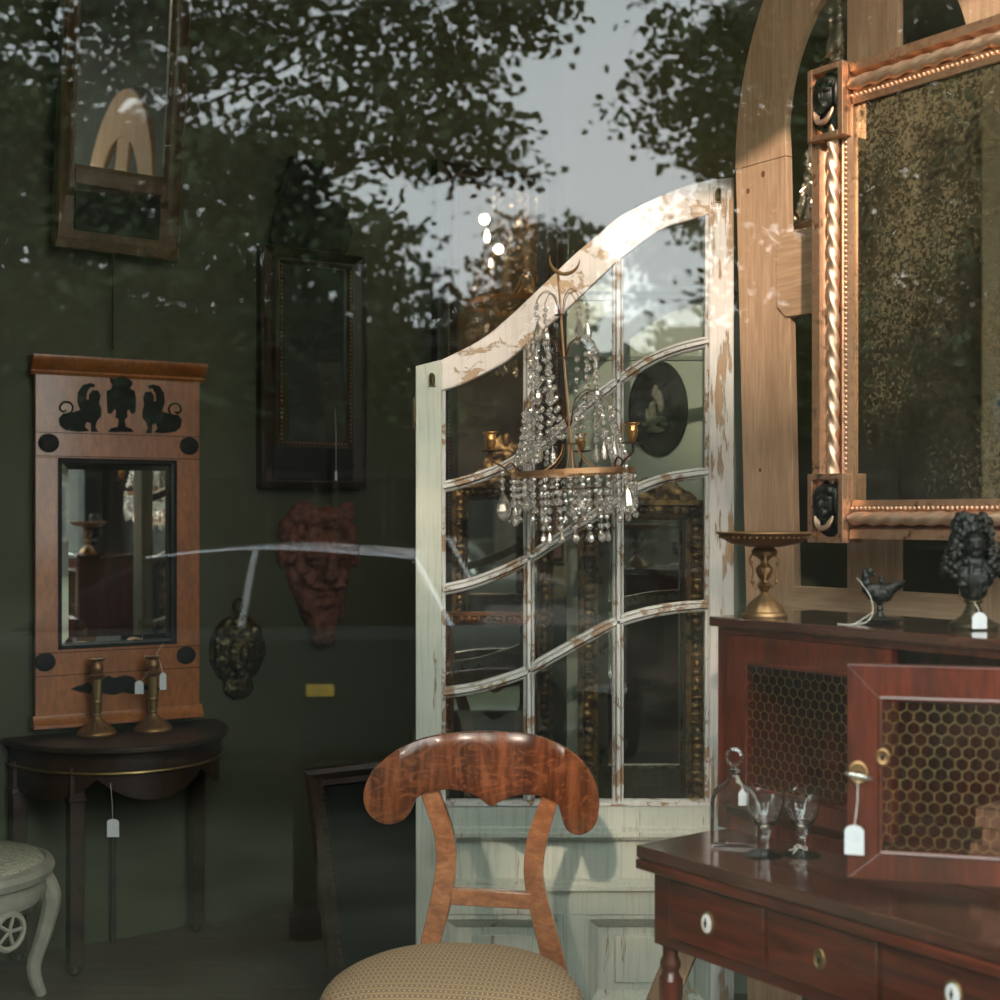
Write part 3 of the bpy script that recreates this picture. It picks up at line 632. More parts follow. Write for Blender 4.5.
# ---------------------------------------------------------------- gilded mirror on the right
Q=(.722,2.791); z0m=1.272; GM=Pl(Q[0],Q[1],A,z0m)
gm=thing('gilded_mirror','large gilded mirror with rope and bead mouldings and foxed glass, above the writing cabinet','mirror',(Q[0],Q[1],z0m),A)
fw=.097; GW=.64; H=.962   # inner width, outer height
xi0,xi1=0,GW; zi0,zi1=.078,.884
def rail(a,b,wd,mitre=True,nm='frame_rail'):
    """a->b inner edge direction with the frame lying on the left side"""
    ln=math.dist(a,b); tx,tz=(b[0]-a[0])/ln,(b[1]-a[1])/ln; nx,nz=-tz,tx
    def pt(u,o): return (a[0]+tx*u+nx*o,a[1]+tz*u+nz*o)
    m=MB(); pf=[(0,.03),(0,-.004),(.012,-.008),(.020,-.002),(.026,-.006),(.030,-.004)]
    pf+=[(.030+ (wd-.052)*q,-.004+.012*math.sin(PI*q)) for q in (.15,.3,.5,.7,.85)]
    pf+=[(wd-.022,-.006),(wd-.018,-.014),(wd,-.016),(wd,.03)]
    m.sweep([pt(0,0),pt(ln,0)],pf); o=m.build(nm,MT['gold'],gm,40)
    # rope
    m=MB(); r=.0125; n=16; st=int(ln/.004); cen=wd*.48; vs=[];fs=[]
    for j in range(st+1):
        u=ln*j/st
        for i in range(n):
            aa=2*PI*i/n; rr=r*(1+.17*math.cos(3*(aa)-u/.045*2*PI)); 
            off=cen+rr*math.cos(aa); p=pt(u,off); vs.append((p[0],-.006-abs(0)+rr*math.sin(aa)-.004,p[1]))
    for j in range(st):
        for i in range(n):
            k=(i+1)%n; fs.append((j*n+i,j*n+k,(j+1)*n+k,(j+1)*n+i))
    m.add(vs,fs); m.build('rope_moulding',MT['goldpol'],o,60)
    m=MB(); nb=int(ln/.0105)
    for i in range(nb+1):
        p=pt(ln*i/nb,.0165); m.ball((p[0],-.006,p[1]),.0043,8,6)
    m.build('bead_string',MT['goldpol'],o,60)
    return o
rail((xi0,zi1),(xi0,zi0),-fw) if False else None
rail((xi0,zi0),(xi0,zi1),fw); rail((xi1,zi0),(xi0,zi0),.078) ; rail((xi1,zi1),(xi1,zi0),fw); rail((xi0,zi1),(xi1,zi1),.082)
MB().box(-.005,GW+.005,.004,.012,.06,zi1+.02).build('mirror_glass',MT['mirrorold'],gm,0)
MB().box(-.09,GW+.09,.014,.032,.01,H-.01).build('backing_board',MT['darkwood'],gm,0)
def corner(cx,cz,h,k):
    w=.091; y0=-.034
    m=MB(); b=.012
    m.box(cx-w/2,cx+w/2,-.018,.03,cz-h/2,cz+h/2)
    m.box(cx-w/2,cx-w/2+b,y0,-.018,cz-h/2,cz+h/2); m.box(cx+w/2-b,cx+w/2,y0,-.018,cz-h/2,cz+h/2); m.box(cx-w/2+b,cx+w/2-b,y0,-.018,cz-h/2,cz-h/2+b); m.box(cx-w/2+b,cx+w/2-b,y0,-.018,cz+h/2-b,cz+h/2)
    o=m.build('corner_block',MT['gold'],gm,0,.001)
    s=h/.14*1.12; yb=-.016
    def S(x,y,z,rx,ry,rz): return ((cx+x*s,yb+y*s,cz+z*s),(rx*s,ry*s,rz*s))
    blob([S(0,0,.0,.036,.008,.054),S(0,.002,-.03,.036,.006,.026)],.002,'niche_back',MT['ebony'],o)
    blob([S(0,-.010,.010,.019,.016,.027),S(0,-.018,-.009,.010,.010,.010),S(0,-.027,.006,.0038,.006,.009),S(-.008,-.022,.016,.007,.004,.003),S(.008,-.022,.016,.007,.004,.003),S(0,-.024,-.006,.006,.004,.002),S(0,-.023,-.0105,.0055,.004,.002),S(0,-.021,-.017,.005,.005,.004),S(0,-.002,-.028,.012,.012,.014),
      S(0,-.012,.034,.021,.014,.010),S(-.012,-.016,.029,.008,.008,.008),S(.012,-.016,.029,.008,.008,.008),S(0,-.018,.033,.008,.008,.008),S(-.021,-.006,.012,.008,.012,.028),S(.021,-.006,.012,.008,.012,.028),S(-.024,-.004,-.02,.007,.010,.02),S(.024,-.004,-.02,.007,.010,.02)],.0013,'face_relief',MT['black'],o)
    m=MB()
    for q,rr in ((0,.006),(1,.005),(2,.005),(3,.004)):
        wd=.020-.0035*q; dp=.022-.004*q+.003*(q==3)
        pth=[(cx+s*wd*math.cos(t),yb-s*(.018+.004*math.sin(-t)),cz+s*(-.014-.003*q+dp*math.sin(t)*1.05)) for t in [PI+PI*i/14 for i in range(15)]]
        m.tube(pth,[s*rr*.62*(.5+.6*math.sin(PI*i/14)) for i in range(15)],8)
    m.build('draped_collar',MT['goldpol'],o,60)
corner(-fw/2,.062,.142,1); corner(-fw/2,H-.067,.150,1); corner(GW+fw/2,.062,.142,1); corner(GW+fw/2,H-.067,.150,1)
# small inner block seen at the lower edge of the glass
# ---------------------------------------------------------------- pine arch
S_=(.578,3.30); PA=Pl(S_[0],S_[1],A)
pa=thing('pine_arch_frame','tall unpainted pine arched window frame standing behind the gilded mirror','window frame',(S_[0],S_[1],0),A)
xc=.389; T=.055
pl0=PA.L(735.4,168)[0]
zo=2.156; zi=2.20; T=.022
outp=[(PA.L(746,600)[0],PA.L(746,600)[1]),(PA.L(735.6,180)[0],2.14)]+[(xc-.405*math.cos(t),zo+.607*math.sin(t)) for t in [PI/2*i/20 for i in range(21)]]
inp=[(PA.L(795,590)[0],PA.L(795,590)[1]),(PA.L(785.5,150)[0],2.185)]+[(xc-.25*math.cos(t),zi+.35*math.sin(t)) for t in [PI/2*i/20 for i in range(1,21)]]
for sgn in (1,-1):
    f_=(lambda p:p) if sgn==1 else (lambda p:(2*xc-p[0],p[1]))
    jz=PA.L(760,163)[1]
    lo_o=outp[:2]; lo_i=inp[:2]
    zj1=PA.L(735.5,170)[1]; zj2=PA.L(786,156)[1]
    xL=PA.L(735.5,170)[0]; xR=PA.L(786,156)[0]
    m=MB(); m.prism([f_(p) for p in [(outp[0][0]+.004,0),outp[0],(xL,zj1),(xR,zj2),inp[0],(inp[0][0]+.004,0)]],0,T); m.build('post',MT['pine'],pa,0,.002)
    m=MB(); m.prism([f_(p) for p in [(xL,zj1+.001)]+outp[2:]+inp[2:][::-1]+[(xR,zj2+.001)]],0,T); m.build('arch_segment',MT['pine'],pa,0,.002)
for px,py,rr_ in ((763,174,.0065),(748,191,.0055),(795,254,.0045),(760,470,.004)):
    x,z=PA.L(px,py); m=MB(); m.lathe([(rr_,0),(rr_*.9,.0006),(.001,.0007)],(0,0,0),14,1,1.25); m.mapv(lambda a,b,c:(a+x,-.0-c,b+z)); m.build('knot',MT['knot'],pa)
m=MB(); mx0,mx1=PA.L(846,20,.0)[0],PA.L(898,20,.0)[0]; m.box(mx0,mx1,.003,T-.003,1.1,2.56); m.build('mullion',MT['pine'],pa,0,.002)
def octbar(ptsl,zt,zb,nm):
    xl=ptsl[0]; cf=.028
    pts=[(xl,zb+cf),(xl,zt-cf),(xl+cf,zt),(2*xc-xl-cf,zt),(2*xc-xl,zt-cf),(2*xc-xl,zb+cf),(2*xc-xl-cf,zb),(xl+cf,zb)]
    m=MB(); m.prism(pts,-.005,T-.005); m.build(nm,MT['pineh'],pa,0,.002)
q1=PA.L(776,250,-.005); octbar(q1,PA.L(788,232)[1],PA.L(788,317)[1],'cross_bar')
q1=PA.L(784,602,-.005); octbar(q1,PA.L(795,586)[1],1.02,'sill_bar')
# leaning plank under the desk
lb=thing('pine_plank','pale pine plank leaning askew beneath the left end of the writing cabinet','plank',((636-500)/F*2.82-.085,2.84,0),R(-25))
m=MB(); m.box(-.012,.012,-.05,.03,0,.56); m.box(-.012,.05,-.05,-.03,0,.56); m.mapv(lambda x,y,z:(x+z*.40,y+z*.02,z)); m.build('board',MT['pine'],lb,0,.001)
# ---------------------------------------------------------------- panel and things behind the door
def zat(py,Y): return EYE+(HOR-py)/F*Y
def xat(px,Y): return (px-500)/F*Y
Y=3.78
sp_=thing('sage_panel','pale sage green painted panel with moulded cornice standing behind the old door','panel',(xat(650,Y),Y,0))
xa_,xb_=xat(567,Y)-xat(650,Y),xat(748,Y)-xat(650,Y)
MB().box(xa_,xb_,0,.03,0,zat(300,Y)).build('board',MT['sage'],sp_,0)
m=MB(); m.sweep([(xa_-.01,zat(293,Y)),(xb_,zat(293,Y))],[(-.02,.03),(-.02,-.008),(-.008,-.014),(0,-.03),(.018,-.036),(.018,.03)]); m.build('cornice',MT['sage'],sp_)
m=MB(); m.sweep([(xa_,zat(358,Y)),(xb_,zat(358,Y))],[(-.006,.002),(-.006,-.006),(.004,-.01),(.006,.002)]); m.build('rail_moulding',MT['sage'],sp_)
Y=3.755; ox,oz=xat(659,Y),zat(408,Y)
ov=thing('oval_plaque','black oval plaque with a pale figure in relief, on the sage panel','plaque',(ox,Y,oz-.13))
m=MB(); m.lathe([(.080,0),(.082,.006),(.078,.012),(.070,.008),(.02,.007)],(0,0,0),48,1,1.6); m.mapv(lambda a,b,c:(a,.02-c,b+.13)); m.build('oval_ground',MT['matt'],ov)
m=MB(); yy=.006
MT['bone']=plain('dull_bone_relief',(.10,.098,.07),.6,0,.3,60)
blob([((-.012,yy,.17),(.009,.006,.014)),((-.008,yy,.185),(.008,.006,.010)),((-.002,yy,.16),(.014,.006,.02)),((.006,yy,.14),(.010,.005,.024)),((-.018,yy,.12),(.011,.006,.03)),((-.02,yy,.095),(.016,.005,.018)),((.004,yy,.10),(.02,.005,.01)),((.014,yy,.085),(.012,.004,.008)),((-.008,yy,.07),(.026,.005,.010)),((-.034,yy,.11),(.004,.004,.022)),((-.04,yy,.085),(.008,.003,.006))],.0022,'relief_figure',MT['bone'],ov,.001,90)
m=MB(); m.ball((-.008,.008,.262),(.012,.005,.010)); m.tube([(-.02,.008,.256),(-.008,.004,.262),(.006,.008,.256)],.004,6); m.build('ribbon_crest',MT['ebony'],ov)
def ornate_frame(name,label,px0,px1,py0,Y,mats,wpx=20,crest=True,lean=0,cat='mirror',glass='mirrord',zbot=0.02,rz=0,crest_h=.16,crest_w=.4):
    t=thing(name,label,cat,(xat((px0+px1)/2,Y),Y,0),rz); w=xat(px1,Y)-xat(px0,Y); h=zat(py0,Y); wd=wpx*Y/F
    a=w/2; pts=[(-a,zbot),(a,zbot),(a,h),(-a,h)]
    m=MB()
    pf=[(0,.02),(0,-.012),(.25*wd,-.02),(.4*wd,-.006),(.6*wd,-.006),(.8*wd,-.016),(wd,-.008),(wd,.02)]
    def ring(q,y): o=q; return [(-a+o,y,zbot+o),(a-o,y,zbot+o),(a-o,y,h-o),(-a+o,y,h-o)]
    vs=[]; fs=[]
    for q,y in pf: vs+=ring(q,y)
    for j in range(len(pf)-1):
        for i in range(4): k=(i+1)%4; fs.append((j*4+i,j*4+k,(j+1)*4+k,(j+1)*4+i))
    m.add(vs,fs); o=m.build('frame',mats,t,30)
    m=MB(); rr=random.Random(px0)
    per=[((-a+wd*.5,zbot),(-a+wd*.5,h)),((a-wd*.5,zbot),(a-wd*.5,h)),((-a,h-wd*.5),(a,h-wd*.5))]
    for p,q in per:
        n=int(math.dist(p,q)/.022)
        for i in range(n):
            u=(i+.5)/n; m.ball((p[0]+(q[0]-p[0])*u+rr.uniform(-.004,.004),-.014,p[1]+(q[1]-p[1])*u),(wd*rr.uniform(.18,.34),.008,.012*rr.uniform(.6,1.1)),7,5)
    m.build('carved_ornament',mats,o,60)
    if crest:
        bb=[]
        for i in range(46):
            u=rr.uniform(-1,1); hh=crest_h*(1-abs(u)**1.6)*rr.uniform(.1,1); bb.append(((u*w*crest_w,-.004+rr.uniform(-.008,.006),h+hh*.85),(rr.uniform(.008,.018),.008,rr.uniform(.008,.02))))
        bb.append(((0,0,h+.01),(w*crest_w,.008,.02))); bb.append(((0,0,h+crest_h*.35),(w*crest_w*.5,.008,crest_h*.4)))
        blob(bb,.0045,'crest',mats,t,.003,60)
    MB().box(-a+wd*.9,a-wd*.9,.004,.01,zbot+wd*.9,h-wd*.9).build('mirror_glass',MT[glass],t,0)
    return t
ornate_frame('gilt_mirror','tall tarnished gilt mirror with carved crest, behind the right-hand panes of the old door',578,706,500,3.66,MT['golddk'],20,True,crest_h=.07)
ornate_frame('gilt_mirror','tall gilt mirror with a high carved crest, behind the left-hand panes of the old door',452,553,484,4.15,MT['golddk'],16,True,crest_h=.20,crest_w=.30)
MT['redgilt']=gilt('reddish_gilding',(.42,.15,.06),.4,(.10,.03,.02),.45,30)
ornate_frame('picture_frame','low frame with red and gold edge behind the lower left door panes',440,536,612,3.72,MT['redgilt'],13,False,cat='picture frame',glass='mirrord')
# ---------------------------------------------------------------- leaning frames on the floor
t=ornate_frame('carved_mirror','dark carved mirror with shell crest leaning between the black framed picture and the old door',352,452,775,3.86,MT['golddk'],16,True,glass='mirrord',crest_h=.07,crest_w=.5)
Yp=3.66; pw,phh=.46,.66
t=thing('framed_picture','black glazed picture in a worn dark frame leaning crooked on the floor beside the chair','picture',(xat(305,Yp)+.085,Yp,.0),0)
zc0=zat(770,Yp)
def tilt(x,y,z,ang=R(6.5)):
    dx,dz=x-(xat(305,Yp)-t.location.x),z-zc0
    return (xat(305,Yp)-t.location.x+dx*math.cos(ang)-dz*math.sin(ang),y,zc0+dx*math.sin(ang)+dz*math.cos(ang))
xl=xat(305,Yp)-t.location.x; wd=.05
m=MB(); vs=[];fs=[]
pf=[(0,.02),(0,-.015),(.012,-.02),(.03,-.008),(.045,-.012),(wd,-.004),(wd,.02)]
for q,y in pf: vs+=[(xl+q,y,zc0-phh+q),(xl+pw-q,y,zc0-phh+q),(xl+pw-q,y,zc0-q),(xl+q,y,zc0-q)]
for j in range(len(pf)-1):
    for i in range(4): k=(i+1)%4; fs.append((j*4+i,j*4+k,(j+1)*4+k,(j+1)*4+i))
m.add(vs,fs); m.mapv(tilt); m.build('frame',MT['darkwood'],t,30)
m=MB()
for i in range(40):
    z=zc0-phh+.02+i*(phh-.04)/40; m.box(xl+.034,xl+.046,-.016,-.008,z,z+.008)
m.mapv(tilt); m.build('ripple_moulding',MT['darkwood'],t,0)
m=MB(); m.box(xl+wd*.9,xl+pw-wd*.9,.002,.008,zc0-phh+.04,zc0-.04); m.mapv(tilt); m.build('glazing',MT['carg'],t,0)
zmin=min((t.children[0].data.vertices[i].co.z for i in range(len(t.children[0].data.vertices))))
t.location.z=0
# ---------------------------------------------------------------- back wall things
AW=math.atan2(.7,1)
def WP(px,zb=0):   # wall plane with the origin under pixel column px
    k=(px-500)/F; Yw=5.1/(1-.7*k); return Pl(k*Yw,Yw,AW,zb)
# pier mirror
wp=WP(118,.70); wp=Pl(wp.x+.03*math.sin(AW),wp.y-.03*math.cos(AW),AW-R(3.6),.70); pm=thing('pier_mirror','honey wood pier mirror with black sphinx ornaments, on the wall above the half-round table','mirror',wp.loc(),AW-R(3.6))
yf=-.035
def wq(px,py,y=yf): return wp.L(px,py,y)
P4=wp.pts([(38,372),(201,378),(198,704),(33,706)],yf)
xl,xr=(P4[0][0]+P4[3][0])/2,(P4[1][0]+P4[2][0])/2; zt=P4[0][1]; zb=.0
g=[wq(58,458),wq(178,460),wq(176,646),wq(58,648)]; gx0,gx1,gz0,gz1=(g[0][0]+g[3][0])/2,(g[1][0]+g[2][0])/2,(g[2][1]+g[3][1])/2,(g[0][1]+g[1][1])/2
m=MB(); m.box(xl,xr,yf,-.004,gz1,zt+.01); m.box(xl,xr,yf,-.004,zb,gz0); m.box(xl,gx0,yf,-.004,gz0,gz1); m.box(gx1,xr,yf,-.004,gz0,gz1); m.build('case',MT['birch'],pm,0,.001)
for z in (wq(100,434)[1],wq(100,457)[1],wq(100,650)[1]-.002,wq(100,673)[1]): MB().box(xl,xr,yf-.0008,yf,z-.001,z+.001).build('stringing_line',MT['ebony'],pm,0)
m=MB(); zc=zt; m.sweep([(xl-.014,zc+.02),(xr+.014,zc+.02)],[(-.026,-.004),(-.026,yf-.003),(-.018,yf-.008),(-.012,yf-.006),(.006,yf-.026),(.014,yf-.032),(.022,yf-.036),(.030,yf-.036),(.030,-.004)]); m.build('cornice',MT['birch'],pm)
m=MB(); m.sweep([(xl-.008,.0),(xr+.008,.0)],[(-.016,-.004),(-.016,yf-.020),(-.006,yf-.020),(.0,yf-.014),(.014,yf-.004),(.02,yf-.002),(.02,-.004)]); m.build('base_moulding',MT['birch'],pm)
m=MB(); b=.012
m.box(gx0,gx1,yf+.001,-.006,gz0,gz0+b);m.box(gx0,gx1,yf+.001,-.006,gz1-b,gz1);m.box(gx0,gx0+b,yf+.001,-.006,gz0,gz1);m.box(gx1-b,gx1,yf+.001,-.006,gz0,gz1); m.build('black_slip',MT['ebony'],pm,0)
m=MB(); a0,a1,c0,c1=gx0+b,gx1-b,gz0+b,gz1-b; bv=.022; y1=yf+.016;y2=yf+.012
m.add([(a0,y1,c0),(a1,y1,c0),(a1,y1,c1),(a0,y1,c1),(a0+bv,y2,c0+bv),(a1-bv,y2,c0+bv),(a1-bv,y2,c1-bv),(a0+bv,y2,c1-bv)],[(0,1,5,4),(1,2,6,5),(2,3,7,6),(3,0,4,7),(4,5,6,7)]); m.build('bevelled_mirror_glass',MT['mirror'],pm,0)
for px,py in ((48.5,443),(189,446),(45,662),(186,655)):
    x,z=wq(px,py); m=MB(); m.lathe([(.0295,0),(.0295,.004),(.026,.006),(.01,.006)],(0,0,0),20,flute=lambda j,a:.04*math.cos(a*18)); m.mapv(lambda a,b,c:(a+x,yf-c,b+z)); m.build('round_boss',MT['ebony'],pm)
def crop(pts,x0,y0,s): return [(x0+a/s,y0+b/s) for a,b in pts]
sph=[(275,460),(250,440),(245,410),(262,390),(300,385),(335,375),(322,340),(325,300),(345,270),(375,262),(395,268),(393,280),(375,280),(362,300),(358,330),(372,335),(370,312),(385,292),(408,294),(418,315),(412,345),(421,375),(420,400),(404,420),(396,445),(408,466),(380,466),(378,430),(360,425),(352,445),(370,462),(330,466)]
tail=[(290,458),(258,440),(250,415),(270,395),(295,385),(303,362),(290,345),(268,342),(252,355),(250,372),(262,382),(275,376)]
def orn(pts,nm='sphinx_ornament',th=.006):
    q=[wq(*p) for p in pts]; m=MB(); m.prism(q,yf-th,yf); return m.build(nm,MT['ebony'],pm,0,.001)
c1_=crop(sph,0,320,1000/240); o=orn(c1_)
def tailo(ps,par):
    q=smooth_curve([(*wq(*p),) for p in crop(ps,0,320,1000/240)],4); m=MB(); m.tube([(a,yf-.003,b) for a,b in q],.003,6); m.build('tail',MT['ebony'],par)
tailo(tail,o)
sx0=500
sph2=[(sx0*2+8-a if False else 1008-a,b+8) for a,b in sph]; tail2=[(1008-a,b+8) for a,b in tail]
sph2=[(600+ (418-a)*.93-4,b+6) for a,b in sph]; tail2=[(600+(418-a)*.93-4,b+6) for a,b in tail]
o=orn(crop(sph2,0,320,1000/240)); tailo(tail2,o)
urn=[(450,466),(465,450),(490,445),(495,415),(480,405),(485,380),(478,370),(465,385),(460,392),(448,385),(445,295),(462,288),(470,270),(460,255),(458,240),(475,245),(490,238),(495,220),(512,212),(522,222),(524,240),(540,250),(552,260),(550,272),(540,285),(560,295),(566,330),(563,385),(552,392),(545,385),(540,372),(528,380),(530,405),(518,415),(522,445),(545,452),(555,466)]
orn(crop(urn,0,320,1000/240),'urn_ornament')
scr=[(270,572),(300,560),(345,548),(350,562),(385,545),(415,520),(440,530),(480,520),(510,525),(540,560),(560,555),(600,565),(632,572),(600,580),(540,575),(510,592),(470,585),(440,595),(400,590),(380,575),(350,580),(345,590),(300,582)]
orn(crop(scr,0,540,1000/260),'scroll_ornament',.004)
m=MB(); x,z=wq(113,340,-.01); m.tube([(x,-.006,z-.03),(x,-.006,z+.55)],.0035,6); 
o=m.build('hanging_cord',MT['rope'],None); o.location=wp.loc(); o.rotation_euler=(0,0,AW); tag(o,'dark twisted rope running up the wall from the honey wood pier mirror','rope'); o.name='wall_rope'
# generic wall mirror by pixels
def wall_mirror(name,label,px0,px1,py0,py1,glass_px,frame_m,gm_,slip=None,panel=None,zt=None,yo=-.04,lines=None):
    wpp=WP((px0+px1)/2); zb=min(wpp.L(px0,py1,yo)[1],wpp.L(px1,py1,yo)[1]); wpp.z0=zb
    t=thing(name,label,'mirror',wpp.loc(),AW)
    q=lambda px,py:wpp.L(px,py,yo)
    x0,x1=q(px0,py1)[0],q(px1,py1)[0]; ztop=zt-zb if zt else (q(px0,py0)[1]+q(px1,py0)[1])/2
    gx0,gx1=q(glass_px[0],0)[0],q(glass_px[1],0)[0]; gz1=ztop-(gx0-x0) if glass_px[2] is None else (q(glass_px[0],glass_px[2])[1]); gz0=q((glass_px[0]+glass_px[1])/2,glass_px[3])[1]
    vs=[];fs=[];m=MB()
    def ring(u,y): return [(x0+(gx0-x0)*u,y,0+gz0*u),(x1+(gx1-x1)*u,y,gz0*u),(x1+(gx1-x1)*u,y,ztop+(gz1-ztop)*u),(x0+(gx0-x0)*u,y,ztop+(gz1-ztop)*u)]
    pf=[(0,-.003),(0,yo-.004),(.12,yo-.01),(.22,yo-.004),(.3,yo),(.62,yo+.008),(.72,yo-.004),(.85,yo-.004),(1,yo+.006),(1,-.003)]
    for u,y in pf: vs+=ring(u,y)
    for j in range(len(pf)-1):
        for i in range(4): k=(i+1)%4; fs.append((j*4+i,j*4+k,(j+1)*4+k,(j+1)*4+i))
    m.add(vs,fs); fr=m.build('frame',frame_m,t,20)
    MB().box(gx0,gx1,yo+.014,yo+.018,gz0,gz1).build('mirror_glass',gm_,t,0)
    if panel:
        a=q(panel[0],panel[3]); b=q(panel[1],panel[2]); MB().box(a[0],b[0],yo-.008,yo,a[1],b[1]).build('black_glass_panel',MT['ebony'],t,0,.001)
    if lines:
        m=MB()
        for px in lines[0]:
            x=q(px,0)[0]; n=int((gz1-gz0)/.014)
            for i in range(n): m.ball((x,yo-.006,gz0+(i+.5)*(gz1-gz0)/n),(.0035,.003,.005),6,4)
        n=int((gx1-gx0)/.014)
        for i in range(n): m.ball((gx0+(i+.5)*(gx1-gx0)/n,yo-.006,gz0-.004),(.005,.003,.003),6,4)
        m.build('gilt_beading',lines[1],fr,60)
    return t,wpp,q,(x0,x1,ztop,gx0,gx1,gz0,gz1)
MT['oldfr']=wood('brown_gilt_frame',(.05,.028,.012),(.12,.065,.03),(4,4,4),4,.35,.5)
t,wpp,q,bb_=wall_mirror('wall_mirror','narrow brown framed mirror with black lower panel, high on the wall above the sphinx mirror',50,175,-120,246,(67,157,None,172),MT['oldfr'],MT['mirror'],zt=2.98,panel=(68,154,196,230))
a=q(45,176)
t.rotation_euler=(R(7),0,AW+R(2.5)); t.location.x+=.03*math.sin(AW); t.location.y-=.03*math.cos(AW)
m=MB(); m.box(bb_[3],bb_[4],-.048,-.04,q(110,198)[1],q(110,176)[1]); m.build('cross_rail',MT['oldfr'],t,0,.002)
o=MB(); 
P_=wpp.L(90,115,-.055); c,s=math.cos(AW),math.sin(AW)
def wworld(wpp,x,y,z): return (wpp.x+x*c-y*s,wpp.y+x*s+y*c,wpp.z0+z)
kx=wworld(wpp,P_[0],-.055,P_[1]+.12); tx=wworld(wpp,P_[0],-.06,P_[1])
price_tag('greyed price tag hanging in front of the high narrow mirror',kx,tx,.032,.052,AW,False)
t,wpp,q,bb_=wall_mirror('wall_mirror','dark wall mirror with thin gilt beading and a black carved crest',261,366,250,487,(281,347,262,442),MT['darkwood'],MT['mirrord'],panel=(272,352,449,480),lines=((281,350),MT['brass']))
bb=[];rr=random.Random(5)
zt_=bb_[2]
for i in range(60):
    u=rr.uniform(-1,1); hh=.42*(1-u*u*.8)*rr.uniform(0,1); bb.append(((u*.12+(bb_[0]+bb_[1])/2-.02,-.03,zt_+hh*.8),(rr.uniform(.02,.04),.015,rr.uniform(.02,.04))))
bb.append((((bb_[0]+bb_[1])/2,-.03,zt_+.08),(.16,.015,.14)))
blob(bb,.009,'carved_crest',MT['ebony'],t,.006,30)
P_=wpp.L(335,414,-.06); tx=wworld(wpp,wpp.L(336,470,-.06)[0],-.06,wpp.L(336,470,-.06)[1]); kx=wworld(wpp,P_[0],-.06,P_[1]+.02)
price_tag('edge-on price tag on a long pale string in front of the dark beaded mirror',kx,tx,.008,.035,AW,False)
t,wpp,q,bb_=wall_mirror('wall_mirror','gilt framed mirror holding the reflection of a crystal chandelier, above the sloping door top',437,562,170,560,(459,541,180,540),MT['darkwood'],MT['mirrorwarm'],lines=((448,556),MT['brass']))
# lion mask
wp2=WP(237,0); x,z=wp2.L(237,702,-.05); wp2.z0=z
t=thing('lion_mask','round dark bronze lion head plaque with a hanging ring, right of the pier mirror','wall mask',wp2.loc(),AW)
u=4.5/F; rr=random.Random(11); bb=[]
cz=.165
for i in range(90):
    a=rr.uniform(0,2*PI); r_=rr.uniform(.55,1.0); bb.append(((math.cos(a)*r_*.085,-.012-.03*(1-r_),cz+math.sin(a)*r_*.100),(.013,.012,.016)))
bb+=[((0,0,cz),(.100,.022,.118)),((0,-.03,cz-.01),(.05,.03,.06)),((0,-.058,cz-.015),(.016,.016,.035)),((-.028,-.045,cz+.018),(.016,.010,.009)),((.028,-.045,cz+.018),(.016,.010,.009)),((-.018,-.052,cz-.05),(.018,.016,.014)),((.018,-.052,cz-.05),(.018,.016,.014)),((0,-.04,cz-.075),(.016,.014,.014)),((0,-.01,cz-.118),(.055,.02,.045)),((-.06,-.02,cz+.06),(.02,.014,.02)),((.06,-.02,cz+.06),(.02,.014,.02))]
blob(bb,.004,'lion_head',MT['bronze'],t,.003,70)
m=MB(); m.tube([(.018*math.cos(a),-.014,cz+.145+.022*math.sin(a)) for a in [PI*i/8 for i in range(16)]],.006,8,True); m.build('hanging_ring',MT['bronze'],t)
# satyr mask
wp3=WP(318,0); x,z=wp3.L(318,645,-.06); wp3.z0=z
t=thing('terracotta_mask','large rust coloured carved satyr face mask with ears and beard, on the green wall','wall mask',wp3.loc(),AW)
H3=.475
bb=[((0,0,.27),(.125,.05,.17)),((0,-.02,.17),(.09,.05,.12)),((0,-.03,.08),(.055,.035,.08)),((-.012,-.03,.03),(.024,.022,.04)),((.03,-.03,.025),(.018,.02,.035)),
 ((0,-.045,.30),(.07,.04,.06)),((.002,-.085,.255),(.020,.035,.055)),((-.002,-.10,.228),(.028,.022,.018)),((-.05,-.07,.298),(.040,.018,.012)),((.05,-.07,.298),(.040,.018,.012)),((-.045,-.06,.275),(.018,.014,.010)),((.045,-.06,.275),(.018,.014,.010)),((-.055,-.055,.225),(.032,.028,.028)),((.055,-.055,.225),(.032,.028,.028)),((-.03,-.075,.195),(.035,.016,.012)),((.032,-.075,.195),(.035,.016,.012)),((0,-.07,.168),(.026,.014,.009)),((0,-.06,.14),(.028,.026,.022)),
 ((-.06,-.01,.43),(.06,.035,.05)),((.02,-.025,.425),(.06,.04,.04)),((.10,-.01,.43),(.03,.022,.05)),((.118,-.01,.462),(.014,.014,.022)),((-.12,0,.38),(.03,.03,.05)),((.125,0,.36),(.025,.03,.05)),((-.138,-.005,.30),(.018,.022,.045)),((.138,-.005,.30),(.018,.022,.045))]
rr=random.Random(8)
for i in range(70):
    a=rr.uniform(-.3,PI+.3); bb.append(((math.cos(a)*.12*rr.uniform(.75,1.05),-.03*rr.random(),.31+math.sin(a)*.135*rr.uniform(.75,1.05)),(.018,.02,.018)))
for i in range(40):
    zz_=rr.uniform(.02,.2); bb.append(((rr.uniform(-1,1)*ipol([(.0,.02),(.1,.07),(.2,.1)],zz_),-.05+rr.uniform(0,.03),zz_),(.010,.014,.026)))
blob(bb,.0055,'face',MT['terra'],t,.005,45)
